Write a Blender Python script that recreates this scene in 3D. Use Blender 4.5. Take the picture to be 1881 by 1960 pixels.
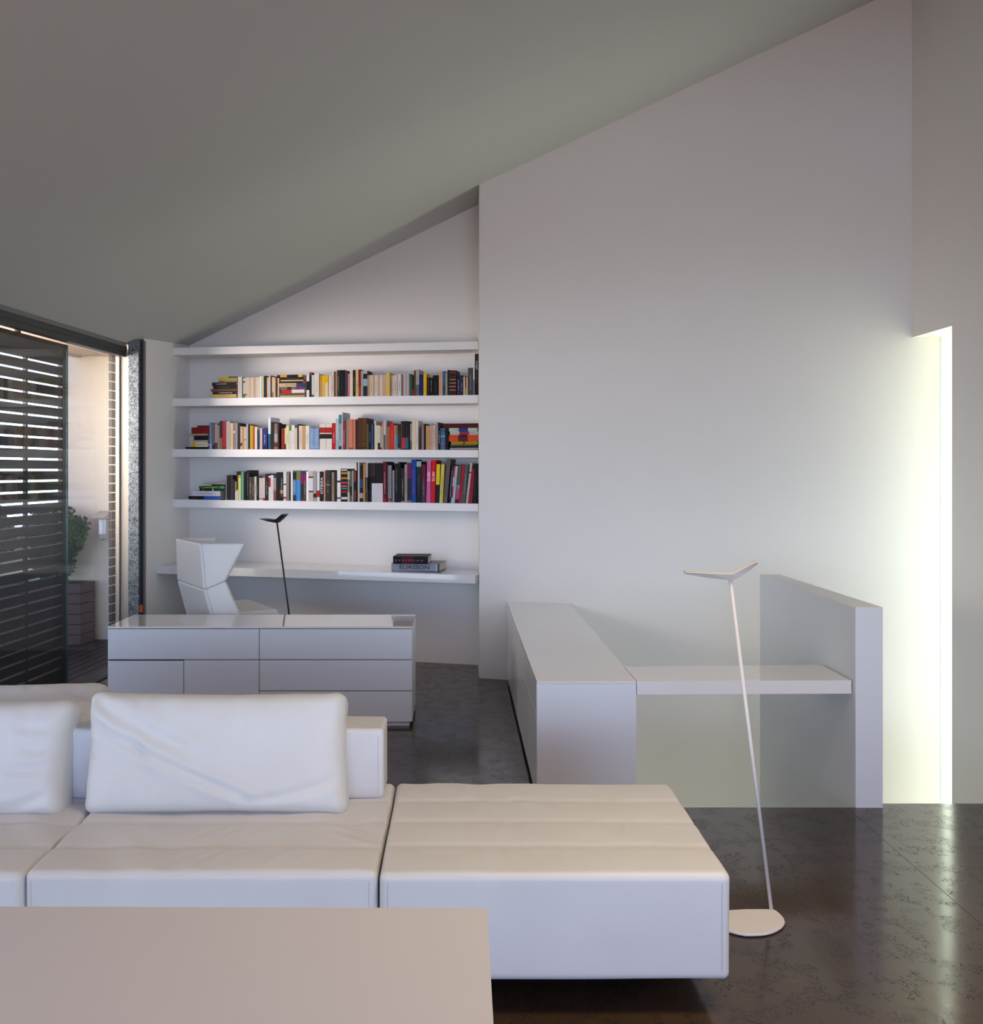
import bpy, bmesh, math, random
from mathutils import Vector, noise
random.seed(7)
for o in list(bpy.data.objects): bpy.data.objects.remove(o)
S = bpy.context.scene
COL = S.collection

# ------------------------------------------------------------------ camera
H = 1.55; F = 1800.0; CX = 876.0; CY = 900.0
cam = bpy.data.cameras.new('camera'); cam_o = bpy.data.objects.new('camera', cam); COL.objects.link(cam_o)
cam.sensor_fit = 'HORIZONTAL'; cam.sensor_width = 36.0
cam.lens = 36.0*F/1881.0
cam.shift_x = (940.5-CX)/1881.0; cam.shift_y = (CY-980.0)/1881.0
cam.clip_start = 0.02; cam.clip_end = 200
cam_o.location = (0, 0, H); cam_o.rotation_euler = (math.pi/2, 0, 0)
S.camera = cam_o

# ------------------------------------------------------------------ light
S.view_settings.view_transform = 'Standard'; S.view_settings.look = 'None'
S.view_settings.gamma = 1.0; S.view_settings.exposure = 0.0
try: S.view_settings.use_curve_mapping = False
except Exception: pass
SKY_LEFT = (1.3, 1.15, 1.1); SKY_BACK = (0.2, 0.3, 1.8)            # sky seen through the side glazing / the rear glazing
GROUND_LEFT = (0.12, 0.1, 0.1); GROUND_BACK = (1.4, 0.9, 0.7)      # sunlit terrace side / shaded side
HORIZ_LEFT = (1.6, 1.7, 1.65); HORIZ_BACK = (4.3, 5.6, 7.9)         # bright low band: sunlit terrace parapet, buildings
SLOTSKY = (20, 20.6, 18.8)
SLOT = (55, 58, 46); REAR_FILL = (7, 6, 3); DOWN = (34, 27, 17); TERR = (82, 68, 64)
W = bpy.data.worlds.new('sky'); S.world = W; W.use_nodes = True
nt = W.node_tree; nt.nodes.clear()
wo = nt.nodes.new('ShaderNodeOutputWorld'); bg = nt.nodes.new('ShaderNodeBackground')
tc = nt.nodes.new('ShaderNodeTexCoord'); sx = nt.nodes.new('ShaderNodeSeparateXYZ'); nt.links.new(tc.outputs['Generated'], sx.inputs[0])
def wmap(out, a, b):
    m = nt.nodes.new('ShaderNodeMapRange'); m.inputs['From Min'].default_value = a; m.inputs['From Max'].default_value = b
    m.clamp = True; nt.links.new(sx.outputs[out], m.inputs['Value']); return m.outputs[0]
def wmix(f, A, B):
    m = nt.nodes.new('ShaderNodeMix'); m.data_type = 'RGBA'; nt.links.new(f, m.inputs[0])
    for i, c in ((6, A), (7, B)):
        if isinstance(c, tuple): m.inputs[i].default_value = c+(1,)
        else: nt.links.new(c, m.inputs[i])
    return m.outputs[2]
lf = wmap('X', -0.25, -0.75); up = wmap('Z', 0.13, 0.20); lo = wmap('Z', -0.13, -0.06)
nt.links.new(wmix(up, wmix(lo, wmix(lf, GROUND_BACK, GROUND_LEFT), wmix(lf, HORIZ_BACK, HORIZ_LEFT)), wmix(lf, SKY_BACK, SKY_LEFT)), bg.inputs[0]); nt.links.new(bg.outputs[0], wo.inputs[0])
bg.inputs[1].default_value = 1.0

def area(name, loc, size, size_y, direction, power, color, portal=False, spread=180):
    l = bpy.data.lights.new(name, 'AREA'); l.shape = 'RECTANGLE'; l.size = size; l.size_y = size_y
    l.energy = power; l.color = color; l.spread = math.radians(spread)
    if portal: l.cycles.is_portal = True
    o = bpy.data.objects.new(name, l); COL.objects.link(o); o.location = loc
    o.rotation_euler = Vector(direction).to_track_quat('-Z', 'Y').to_euler()
    return o
area('daylight_slot', (3.75, 5.8, -0.1), 0.66, 5.0, (-1, 0, 0), max(SLOT), tuple(c/max(max(SLOT), 1e-6) for c in SLOT))
area('rear_fill', (0.9, -2.05, 3.75), 3.6, 1.0, (0, 1, -0.62), max(REAR_FILL), tuple(c/max(max(REAR_FILL), 1e-6) for c in REAR_FILL), spread=120)  # added lamp, no window known there; warms the tops and the long wall
area('slot_sky', (3.34, 6.40, -0.1), 0.38, 5.0, (0, -1, 0), max(SLOTSKY), tuple(c/max(max(SLOTSKY), 1e-6) for c in SLOTSKY))
area('warm_overhead_fill', (1.3, 1.7, 3.95), 1.2, 0.8, (0, 0.15, -1), max(DOWN), tuple(c/max(max(DOWN), 1e-6) for c in DOWN), spread=110)  # added overhead lamp without a fixture, warms the upward faces
area('terrace_side_fill', (-4.4, 6.1, 2.0), 1.9, 0.7, (1, 0.52, 0.02), max(TERR), tuple(c/max(max(TERR), 1e-6) for c in TERR), spread=75)  # added panel lamp on the terrace side, brightens the shelf niche
area('portal_back', (0.1, -1.62, 1.15), 4.6, 2.25, (0, 1, 0), 1, (1, 1, 1), portal=True)
area('portal_left', (-3.0, 2.6, 1.25), 9.0, 2.4, (1, -0.087, 0), 1, (1, 1, 1), portal=True)

# ------------------------------------------------------------------ materials
def s2l(c): return c/12.92 if c <= 0.04045 else ((c+0.055)/1.055)**2.4
def hexc(h, k=1.0):
    h = h.lstrip('#'); return tuple(min(0.92, s2l(int(h[i:i+2], 16)/255)*k) for i in (0, 2, 4))
MATS = {}
def mat(name, color, rough=0.5, metal=0.0, spec=0.5, coat=0.0, coat_rough=0.05, noise_amt=0.0, noise_scale=5.0,
        bump=0.0, bump_scale=60.0, bump_dist=0.002, color2=None, rough2=None, detail=4.0, sheen=0.0):
    if name in MATS: return MATS[name]
    m = bpy.data.materials.new(name); m.use_nodes = True; t = m.node_tree; b = t.nodes['Principled BSDF']
    b.inputs['Base Color'].default_value = tuple(color)+(1,); b.inputs['Roughness'].default_value = rough
    b.inputs['Metallic'].default_value = metal; b.inputs['Specular IOR Level'].default_value = spec
    b.inputs['Coat Weight'].default_value = coat; b.inputs['Coat Roughness'].default_value = coat_rough
    co = t.nodes.new('ShaderNodeTexCoord')
    if noise_amt or color2:
        n = t.nodes.new('ShaderNodeTexNoise'); n.inputs['Scale'].default_value = noise_scale; n.inputs['Detail'].default_value = detail
        t.links.new(co.outputs['Object'], n.inputs['Vector'])
        r = t.nodes.new('ShaderNodeValToRGB'); r.color_ramp.elements[0].position = 0.3; r.color_ramp.elements[1].position = 0.7
        c2 = color2 if color2 else tuple(c*(1-noise_amt) for c in color)
        r.color_ramp.elements[0].color = tuple(c2)+(1,); r.color_ramp.elements[1].color = tuple(color)+(1,)
        t.links.new(n.outputs[0], r.inputs[0]); t.links.new(r.outputs[0], b.inputs['Base Color'])
        if rough2 is not None:
            q = t.nodes.new('ShaderNodeMapRange'); q.inputs['From Min'].default_value = 0.3; q.inputs['From Max'].default_value = 0.7
            q.inputs['To Min'].default_value = rough2; q.inputs['To Max'].default_value = rough
            t.links.new(n.outputs[0], q.inputs['Value']); t.links.new(q.outputs[0], b.inputs['Roughness'])
    if bump:
        n = t.nodes.new('ShaderNodeTexNoise'); n.inputs['Scale'].default_value = bump_scale; n.inputs['Detail'].default_value = 5
        t.links.new(co.outputs['Object'], n.inputs['Vector'])
        u = t.nodes.new('ShaderNodeBump'); u.inputs['Strength'].default_value = bump; u.inputs['Distance'].default_value = bump_dist
        t.links.new(n.outputs[0], u.inputs['Height']); t.links.new(u.outputs[0], b.inputs['Normal'])
    MATS[name] = m; return m

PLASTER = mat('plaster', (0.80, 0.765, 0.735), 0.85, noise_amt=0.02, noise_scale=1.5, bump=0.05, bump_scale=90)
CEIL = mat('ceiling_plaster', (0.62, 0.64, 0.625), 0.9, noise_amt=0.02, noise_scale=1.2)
LACQ = mat('white_lacquer', (0.76, 0.73, 0.71), 0.06, spec=0.6, coat=0.5, coat_rough=0.04, noise_amt=0.01)
LACQM = mat('skylit_satin_lacquer', (0.67, 0.69, 0.73), 0.42, noise_amt=0.01)  # bluish tone of the sky light put into the neutral white lacquer
SHELFM = mat('shelf_lacquer', (0.83, 0.80, 0.78), 0.5, noise_amt=0.01)
DARKGAP = mat('dark_gap', (0.02, 0.02, 0.02), 0.7, noise_amt=0.1)
LEATH = mat('white_leather', (0.70, 0.69, 0.68), 0.48, noise_amt=0.05, noise_scale=6, bump=0.25, bump_scale=160, bump_dist=0.0012)
LEATH2 = mat('white_leather_cushion', (0.72, 0.725, 0.70), 0.55, noise_amt=0.05, noise_scale=5, bump=0.3, bump_scale=90, bump_dist=0.0015)
STITCH = mat('stitch_thread', (0.42, 0.40, 0.38), 0.8, noise_amt=0.1)
TABLE = mat('table_laminate', (0.63, 0.61, 0.63), 0.5, noise_amt=0.015, noise_scale=1)
LAMPW = mat('white_lamp_metal', (0.76, 0.72, 0.69), 0.4, noise_amt=0.02)
LAMPB = mat('black_lamp_metal', (0.012, 0.014, 0.016), 0.4, noise_amt=0.1)
CHAIRL = mat('chair_leather', (0.74, 0.715, 0.69), 0.45, noise_amt=0.02, bump=0.15, bump_scale=120)
BROWN = mat('brown_slat_aluminium', (0.030, 0.023, 0.021), 0.55, noise_amt=0.15, noise_scale=8)
TRACK = mat('dark_track_aluminium', (0.045, 0.05, 0.047), 0.4, noise_amt=0.1)
CREAMAL = mat('cream_aluminium', (0.42, 0.385, 0.315), 0.45, noise_amt=0.04)
EXTW = mat('exterior_render', (0.88, 0.76, 0.58), 0.9, noise_amt=0.03, bump=0.1, bump_scale=80)
SOFF = mat('soffit_boards', (0.62, 0.52, 0.42), 0.8, noise_amt=0.08, noise_scale=10)
DECK = mat('deck_wood', (0.03, 0.02, 0.018), 0.5, noise_amt=0.35, noise_scale=12)
PLANT_W = mat('planter_wood', (0.085, 0.032, 0.027), 0.6, noise_amt=0.3, noise_scale=10)
LEAF = mat('leaf_green', (0.07, 0.15, 0.025), 0.55, color2=(0.02, 0.055, 0.012), noise_scale=9)
SOIL = mat('soil', (0.04, 0.03, 0.02), 0.95, noise_amt=0.3)
STEM = mat('stem_wood', (0.10, 0.07, 0.04), 0.8, noise_amt=0.2)
PAPER = mat('page_paper', (0.66, 0.58, 0.48), 0.9, noise_amt=0.08, noise_scale=40)
ORANGE = mat('orange_plastic', (0.75, 0.17, 0.02), 0.5, noise_amt=0.05)
BLACKR = mat('black_rubber', (0.02, 0.02, 0.022), 0.6, noise_amt=0.1)
OPAL = mat('lamp_diffuser', (0.75, 0.76, 0.8), 0.25, noise_amt=0.02)
LOWFL = mat('lower_floor', (0.72, 0.70, 0.62), 0.6, noise_amt=0.05)

def galv():
    m = bpy.data.materials.new('galvanised_steel'); m.use_nodes = True; t = m.node_tree; b = t.nodes['Principled BSDF']
    co = t.nodes.new('ShaderNodeTexCoord'); v = t.nodes.new('ShaderNodeTexVoronoi'); v.inputs['Scale'].default_value = 150
    n = t.nodes.new('ShaderNodeTexNoise'); n.inputs['Scale'].default_value = 25; n.inputs['Detail'].default_value = 6
    t.links.new(co.outputs['Object'], v.inputs['Vector']); t.links.new(co.outputs['Object'], n.inputs['Vector'])
    a = t.nodes.new('ShaderNodeMath'); a.operation = 'ADD'; t.links.new(v.outputs['Color'], a.inputs[0]); t.links.new(n.outputs[0], a.inputs[1])
    r = t.nodes.new('ShaderNodeValToRGB'); r.color_ramp.elements[0].position = 0.7; r.color_ramp.elements[1].position = 1.25
    h = t.nodes.new('ShaderNodeMath'); h.operation = 'MULTIPLY'; h.inputs[1].default_value = 0.62; t.links.new(a.outputs[0], h.inputs[0])
    r.color_ramp.elements[0].position = 0.42; r.color_ramp.elements[1].position = 0.8
    r.color_ramp.elements[0].color = (0.05, 0.06, 0.065, 1); r.color_ramp.elements[1].color = (0.26, 0.29, 0.31, 1)
    t.links.new(h.outputs[0], r.inputs[0]); t.links.new(r.outputs[0], b.inputs['Base Color'])
    b.inputs['Metallic'].default_value = 0.35; b.inputs['Roughness'].default_value = 0.5
    return m
GALV = galv()

def floor_mat():
    m = bpy.data.materials.new('polished_dark_floor'); m.use_nodes = True; t = m.node_tree; b = t.nodes['Principled BSDF']; L = t.links.new
    co = t.nodes.new('ShaderNodeTexCoord')
    n = t.nodes.new('ShaderNodeTexNoise'); n.inputs['Scale'].default_value = 1.6; n.inputs['Detail'].default_value = 9; n.inputs['Roughness'].default_value = 0.65
    L(co.outputs['Object'], n.inputs['Vector'])
    r = t.nodes.new('ShaderNodeValToRGB'); r.color_ramp.elements[0].position = 0.32; r.color_ramp.elements[1].position = 0.7
    r.color_ramp.elements[0].color = (0.030, 0.017, 0.009, 1); r.color_ramp.elements[1].color = (0.070, 0.043, 0.025, 1)
    L(n.outputs[0], r.inputs[0])
    # small curly dark flecks
    n2 = t.nodes.new('ShaderNodeTexNoise'); n2.inputs['Scale'].default_value = 34; n2.inputs['Detail'].default_value = 3; n2.inputs['Distortion'].default_value = 2.5
    L(co.outputs['Object'], n2.inputs['Vector'])
    s1 = t.nodes.new('ShaderNodeMath'); s1.operation = 'SUBTRACT'; s1.inputs[1].default_value = 0.5; L(n2.outputs[0], s1.inputs[0])
    s2 = t.nodes.new('ShaderNodeMath'); s2.operation = 'ABSOLUTE'; L(s1.outputs[0], s2.inputs[0])
    s3 = t.nodes.new('ShaderNodeMath'); s3.operation = 'LESS_THAN'; s3.inputs[1].default_value = 0.020; L(s2.outputs[0], s3.inputs[0])
    n3 = t.nodes.new('ShaderNodeTexNoise'); n3.inputs['Scale'].default_value = 11; n3.inputs['Detail'].default_value = 5; L(co.outputs['Object'], n3.inputs['Vector'])
    s4 = t.nodes.new('ShaderNodeMath'); s4.operation = 'GREATER_THAN'; s4.inputs[1].default_value = 0.52; L(n3.outputs[0], s4.inputs[0])
    fl = t.nodes.new('ShaderNodeMath'); fl.operation = 'MULTIPLY'; L(s3.outputs[0], fl.inputs[0]); L(s4.outputs[0], fl.inputs[1])
    # joints cut into the floor at X = 1.947 and Y = 4.97 / 2.1
    sp = t.nodes.new('ShaderNodeSeparateXYZ'); L(co.outputs['Object'], sp.inputs[0])
    def line(out, at, w):
        a = t.nodes.new('ShaderNodeMath'); a.operation = 'SUBTRACT'; a.inputs[1].default_value = at; L(sp.outputs[out], a.inputs[0])
        c = t.nodes.new('ShaderNodeMath'); c.operation = 'ABSOLUTE'; L(a.outputs[0], c.inputs[0])
        d = t.nodes.new('ShaderNodeMath'); d.operation = 'LESS_THAN'; d.inputs[1].default_value = w; L(c.outputs[0], d.inputs[0]); return d
    j = t.nodes.new('ShaderNodeMath'); j.operation = 'MAXIMUM'; L(line('X', 1.958, 0.0014).outputs[0], j.inputs[0]); L(line('Y', 4.97, 0.003).outputs[0], j.inputs[1])
    dk = t.nodes.new('ShaderNodeMath'); dk.operation = 'MAXIMUM'; L(fl.outputs[0], dk.inputs[0]); L(j.outputs[0], dk.inputs[1])
    mx = t.nodes.new('ShaderNodeMix'); mx.data_type = 'RGBA'; L(dk.outputs[0], mx.inputs[0]); L(r.outputs[0], mx.inputs[6]); mx.inputs[7].default_value = (0.008, 0.006, 0.005, 1)
    L(mx.outputs[2], b.inputs['Base Color'])
    rg = t.nodes.new('ShaderNodeMapRange'); rg.inputs['From Min'].default_value = 0.3; rg.inputs['From Max'].default_value = 0.7
    rg.inputs['To Min'].default_value = 0.10; rg.inputs['To Max'].default_value = 0.17; L(n3.outputs[0], rg.inputs['Value'])
    ra = t.nodes.new('ShaderNodeMath'); ra.operation = 'MULTIPLY_ADD'; ra.inputs[1].default_value = 0.45; L(dk.outputs[0], ra.inputs[0]); L(rg.outputs[0], ra.inputs[2])
    L(ra.outputs[0], b.inputs['Roughness'])
    b.inputs['Specular IOR Level'].default_value = 0.45; b.inputs['Coat Weight'].default_value = 0.12; b.inputs['Coat Roughness'].default_value = 0.13
    bp = t.nodes.new('ShaderNodeBump'); bp.inputs['Strength'].default_value = 0.12; bp.inputs['Distance'].default_value = 0.002
    L(n3.outputs[0], bp.inputs['Height']); L(bp.outputs[0], b.inputs['Normal'])
    return m
FLOOR = floor_mat()

def glass_mat(name, tint, k=1.0, alpha=1.0):
    m = bpy.data.materials.new(name); m.use_nodes = True; t = m.node_tree; t.nodes.clear(); L = t.links.new
    out = t.nodes.new('ShaderNodeOutputMaterial'); mx = t.nodes.new('ShaderNodeMixShader')
    tr = t.nodes.new('ShaderNodeBsdfTransparent'); tr.inputs[0].default_value = tint+(1,)
    gl = t.nodes.new('ShaderNodeBsdfGlossy'); gl.inputs['Roughness'].default_value = 0.0
    lw = t.nodes.new('ShaderNodeLayerWeight'); lw.inputs['Blend'].default_value = 0.5
    p = t.nodes.new('ShaderNodeMath'); p.operation = 'POWER'; p.inputs[1].default_value = 5.0; L(lw.outputs['Facing'], p.inputs[0])
    q = t.nodes.new('ShaderNodeMath'); q.operation = 'MULTIPLY_ADD'; q.inputs[1].default_value = 0.9*k; q.inputs[2].default_value = 0.04; L(p.outputs[0], q.inputs[0])
    L(q.outputs[0], mx.inputs[0]); L(tr.outputs[0], mx.inputs[1]); L(gl.outputs[0], mx.inputs[2]); L(mx.outputs[0], out.inputs[0])
    return m
GLASS = glass_mat('clear_glass', (0.94, 0.97, 0.96))

# ------------------------------------------------------------------ helpers
def px(x, y, Y): return Vector(((x-CX)*Y/F, Y, H-(y-CY)*Y/F))
def onz(x, y, z):
    Y = F*(H-z)/(y-CY); return Vector(((x-CX)*Y/F, Y, z))
def link(name, me, parent=None):
    o = bpy.data.objects.new(name, me); COL.objects.link(o)
    if parent is not None: o.parent = parent; o.matrix_parent_inverse = parent.matrix_world.inverted()
    return o
def empty(name, loc, label=None, cat=None, group=None):
    o = bpy.data.objects.new(name, None); COL.objects.link(o); o.location = loc; o.empty_display_size = 0.05
    from mathutils import Matrix
    o.matrix_world = Matrix.Translation(loc)
    if label: o['label'] = label
    if cat: o['category'] = cat
    if group: o['group'] = group
    return o
def tag(o, label, cat, group=None):
    o['label'] = label; o['category'] = cat
    if group: o['group'] = group
    return o
def mobj(name, bm, m, parent=None, smooth=False, bevel=0.0, seg=2, world=True):
    """mesh given in world coordinates; origin moved to the parent's or to its own base"""
    me = bpy.data.meshes.new(name)
    bmesh.ops.recalc_face_normals(bm, faces=bm.faces[:])
    if parent is not None and world: off = Vector(parent.location)
    else:
        xs = [v.co for v in bm.verts]
        off = Vector(((min(v.x for v in xs)+max(v.x for v in xs))/2, (min(v.y for v in xs)+max(v.y for v in xs))/2, min(v.z for v in xs)))
    bmesh.ops.translate(bm, vec=-off, verts=bm.verts[:])
    bm.to_mesh(me); bm.free()
    for mm in (m if isinstance(m, (list, tuple)) else [m]): me.materials.append(mm)
    if smooth:
        for p in me.polygons: p.use_smooth = True
    o = bpy.data.objects.new(name, me); COL.objects.link(o)
    if parent is not None: o.parent = parent
    else: o.location = off
    if bevel:
        b = o.modifiers.new('bevel', 'BEVEL'); b.width = bevel; b.segments = seg; b.limit_method = 'ANGLE'; b.angle_limit = math.radians(35)
    return o
def struct(name, bm, m, **k):
    o = mobj(name, bm, m, **k); o['kind'] = 'structure'; return o
def box(bm, a, b, mi=0):
    x0, y0, z0 = a; x1, y1, z1 = b
    v = [bm.verts.new(c) for c in ((x0,y0,z0),(x1,y0,z0),(x1,y1,z0),(x0,y1,z0),(x0,y0,z1),(x1,y0,z1),(x1,y1,z1),(x0,y1,z1))]
    for f in ((0,3,2,1),(4,5,6,7),(0,1,5,4),(1,2,6,5),(2,3,7,6),(3,0,4,7)):
        bm.faces.new([v[i] for i in f]).material_index = mi
def prism(bm, pts, z0, z1, mi=0):
    """pts footprint; z0/z1 number or list per point"""
    n = len(pts)
    za = z0 if isinstance(z0, (list, tuple)) else [z0]*n; zb = z1 if isinstance(z1, (list, tuple)) else [z1]*n
    lo = [bm.verts.new((p[0], p[1], za[i])) for i, p in enumerate(pts)]; hi = [bm.verts.new((p[0], p[1], zb[i])) for i, p in enumerate(pts)]
    bm.faces.new(lo[::-1]).material_index = mi; bm.faces.new(hi).material_index = mi
    for i in range(n):
        j = (i+1) % n; bm.faces.new((lo[i], lo[j], hi[j], hi[i])).material_index = mi
def slab(bm, pts, t):
    """planar polygon in 3D thickened by t along its normal (both ways)"""
    pts = [Vector(p) for p in pts]; n = Vector((0, 0, 0))
    for i in range(len(pts)):
        a = pts[i]; b = pts[(i+1) % len(pts)]; n += a.cross(b)
    n.normalize(); A = [bm.verts.new(p+n*t/2) for p in pts]; B = [bm.verts.new(p-n*t/2) for p in pts]
    bm.faces.new(A); bm.faces.new(B[::-1])
    for i in range(len(pts)):
        j = (i+1) % len(pts); bm.faces.new((A[j], A[i], B[i], B[j]))
def tube(bm, p, q, r, r2=None, n=16, cap=True):
    p = Vector(p); q = Vector(q); d = (q-p).normalized(); r2 = r if r2 is None else r2
    u = d.orthogonal().normalized(); w = d.cross(u)
    a = [bm.verts.new(p+(u*math.cos(t)+w*math.sin(t))*r) for t in [2*math.pi*i/n for i in range(n)]]
    b = [bm.verts.new(q+(u*math.cos(t)+w*math.sin(t))*r2) for t in [2*math.pi*i/n for i in range(n)]]
    for i in range(n): bm.faces.new((a[i], a[(i+1) % n], b[(i+1) % n], b[i]))
    if cap: bm.faces.new(a[::-1]); bm.faces.new(b)
def softbox(bm, size, r, step, disp=None, rz=None):
    """rounded box centred on origin built from a fine grid; disp(co, normal)->offset vector"""
    sx_, sy_, sz_ = size; dims = (sx_/2, sy_/2, sz_/2)
    def ticks(h):
        rr = min(r, h*0.98)
        inner = h-rr; k = max(1, int(2*inner/step)); out = []
        for i in range(5): a = (i/4)*math.pi/2; out.append(-inner-rr*math.cos(a) if True else 0)
        t = [-inner-rr*math.tan((math.pi/4)*(1-i/4)) for i in range(4)]
        t += [-inner+2*inner*i/k for i in range(k+1)]
        t += [inner+rr*math.tan((math.pi/4)*((i+1)/4)) for i in range(4)]
        return t
    T = [ticks(h) for h in dims]
    cache = {}
    def vert(i, j, k):
        key = (i, j, k)
        if key in cache: return cache[key]
        p = Vector((T[0][i], T[1][j], T[2][k]))
        c = Vector([max(-(dims[a]-min(r, dims[a]*0.98)), min(dims[a]-min(r, dims[a]*0.98), p[a])) for a in range(3)])
        d = p-c
        if d.length > 1e-9:
            n = d.normalized()
            q = c+Vector((n[0]*min(r, dims[0]*.98), n[1]*min(r, dims[1]*.98), n[2]*min(r, dims[2]*.98)))
        else: n = Vector((0, 0, 1)); q = p
        if disp: q = q+disp(q, n)
        cache[key] = bm.verts.new(q); return cache[key]
    N = [len(t) for t in T]
    for a in range(3):
        b, c = [x for x in range(3) if x != a]
        for side in (0, N[a]-1):
            for i in range(N[b]-1):
                for j in range(N[c]-1):
                    f = []
                    for (ii, jj) in ((i, j), (i+1, j), (i+1, j+1), (i, j+1)):
                        idx = [0, 0, 0]; idx[a] = side; idx[b] = ii; idx[c] = jj; f.append(vert(*idx))
                    bm.faces.new(f)
def xform(bm, M): bmesh.ops.transform(bm, matrix=M, verts=bm.verts[:])
from mathutils import Matrix

# ------------------------------------------------------------------ room shell
G = 0.087                                      # drift of the glazed wall in X per metre of Y
def wx(s, Y): return s+G*(Y-7)                 # X on a line parallel to the glazed wall
def bigY(X): return 7.06-0.30*X                # the long wall
CZ = [(-2.606, 2.536), (-2.393, 2.62), (0.14, 3.672), (2.925, 4.70), (3.6, 4.95)]
Y0, Y1 = -1.8, 8.5
bm = bmesh.new()
rows = []
for (s, z) in CZ:
    rows.append([bm.verts.new((wx(s, Y0), Y0, z)), bm.verts.new((wx(s, Y1), Y1, z)), bm.verts.new((wx(s, Y1), Y1, z+0.3)), bm.verts.new((wx(s, Y0), Y0, z+0.3))])
for a, b in zip(rows, rows[1:]):
    for i in range(4): bm.faces.new((a[i], b[i], b[(i+1) % 4], a[(i+1) % 4]))
bm.faces.new(rows[0]); bm.faces.new(rows[-1][::-1])
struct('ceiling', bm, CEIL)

bm = bmesh.new()                               # floor slab with the stair opening left out
prism(bm, [(-3.2, -1.8), (3.1, -1.8), (3.1, 4.373), (1.9525, 4.373), (1.9525, 4.322), (0.822, 4.322), (0.822, 8.3), (-2.3, 8.3), (wx(-2.68, 7.4), 7.4), (wx(-2.68, -1.8), -1.8+0.001)], -0.28, 0.0)
struct('floor', bm, FLOOR)
bm = bmesh.new(); box(bm, (-0.2, 3.9, -2.8), (3.4, 7.4, -2.65)); struct('floor_lower', bm, LOWFL)

R8 = Vector((0.162, 7.485)); L8 = Vector((-2.30, 8.07)); U8 = (R8-L8).normalized()
bm = bmesh.new(); A = L8-U8*0.3; B = R8+U8*0.3; n8 = Vector((-U8.y, U8.x))
prism(bm, [A, B, B+n8*0.2, A+n8*0.2], -0.28, 4.2); struct('wall_niche', bm, PLASTER)
bm = bmesh.new(); prism(bm, [(0.160, bigY(0.16)), (3.137, bigY(3.137)), (3.137, bigY(3.137)+0.35), (0.160, 7.55)], -2.8, 5.2); struct('wall_back', bm, PLASTER)
bm = bmesh.new(); prism(bm, [(-2.459, 7.364), (-2.29, 8.115), (-2.45, 8.2), (-2.60, 7.55), (-2.60, 7.43), (-2.478, 7.42)], -0.28, 2.9); struct('wall_left', bm, PLASTER)
bm = bmesh.new(); box(bm, (2.977, -1.8, -2.8), (3.137, 5.668, 5.2)); box(bm, (2.977, 5.668, 2.42), (3.137, 6.22, 5.2)); struct('wall_right', bm, PLASTER)
bm = bmesh.new(); box(bm, (-3.6, -1.95, -0.28), (-2.3, -1.75, 5.2)); box(bm, (-2.3, -1.95, 2.3), (2.6, -1.75, 3.1)); box(bm, (-2.3, -1.95, 4.4), (2.8, -1.75, 5.2)); box(bm, (-2.3, -1.95, 3.1), (-1.0, -1.75, 4.4)); box(bm, (2.6, -1.95, -0.28), (3.14, -1.75, 5.2)); struct('wall_front', bm, PLASTER)  # upper opening is made up, it lets the added rear lamp in
bm = bmesh.new(); box(bm, (0.722, 4.37, -2.8), (0.822, 7.0, -0.28)); struct('wall_stairwell_left', bm, PLASTER)
bm = bmesh.new(); box(bm, (0.722, 4.2, -2.8), (3.1, 4.32, -0.28)); struct('wall_stairwell_front', bm, PLASTER)
# low parapet wall beside the stair
a = onz(1637, 1162, 0.921); c = onz(1689, 1162, 0.921); b2 = onz(1454, 1099.5, 0.921); d2 = onz(1490, 1099, 0.921)
bm = bmesh.new(); prism(bm, [(1.826, 4.318), (1.952, 4.318), (1.948, 5.69), (1.822, 5.675)], [0, 0, -2.8, -2.8], 0.921)
struct('wall_parapet', bm, LACQM, bevel=0.003)

# slot window beside the stair
bm = bmesh.new(); box(bm, (3.14, 5.45, -2.7), (3.152, 6.3, 2.44)); o = struct('window_2', bm, glass_mat('green_tinted_glass', (0.95, 0.99, 0.94), 0.3))
bm = bmesh.new(); box(bm, (3.139, 6.118, -2.7), (3.16, 6.128, 2.42)); mobj('window_frame', bm, mat('pale_green_edge', (0.5, 0.62, 0.58), 0.3, noise_amt=0.02), parent=o)
bm = bmesh.new()                                # outer reveal box that closes the slot
box(bm, (3.137, 5.3, 2.42), (3.9, 6.5, 2.6)); box(bm, (3.0, 6.45, -2.8), (3.9, 6.6, 2.6)); box(bm, (3.137, 5.3, -2.8), (3.9, 5.45, 2.6)); struct('wall_slot_reveal', bm, PLASTER)

# glazed wall on the left: tracks, jamb, post, glass
def along(s0, s1, ya, yb): return [(wx(s0, ya), ya), (wx(s1, ya), ya), (wx(s1, yb), yb), (wx(s0, yb), yb)]
w1 = empty('window_1', (wx(-2.68, 7.2), 7.2, 0)); w1['kind'] = 'structure'
bm = bmesh.new(); prism(bm, along(-2.672, -2.612, -1.75, 7.33), 2.432, 2.535); prism(bm, along(-2.73, -2.67, -1.75, 7.33), 2.462, 2.535); prism(bm, along(-2.622, -2.606, -1.75, 7.33), 2.47, 2.52); mobj('top_track', bm, TRACK, parent=w1)
bm = bmesh.new(); prism(bm, along(-2.78, -2.62, -1.75, 7.33), -0.02, 0.006); mobj('bottom_track', bm, TRACK, parent=w1)
bm = bmesh.new(); prism(bm, along(-2.612, -2.600, -1.75, 7.3), 2.508, 2.54); mobj('ceiling_bead', bm, mat('grey_bead', (0.2, 0.19, 0.19), 0.5, noise_amt=0.05), parent=w1)
def xat(p, Y): return (p-CX)*Y/F
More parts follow.
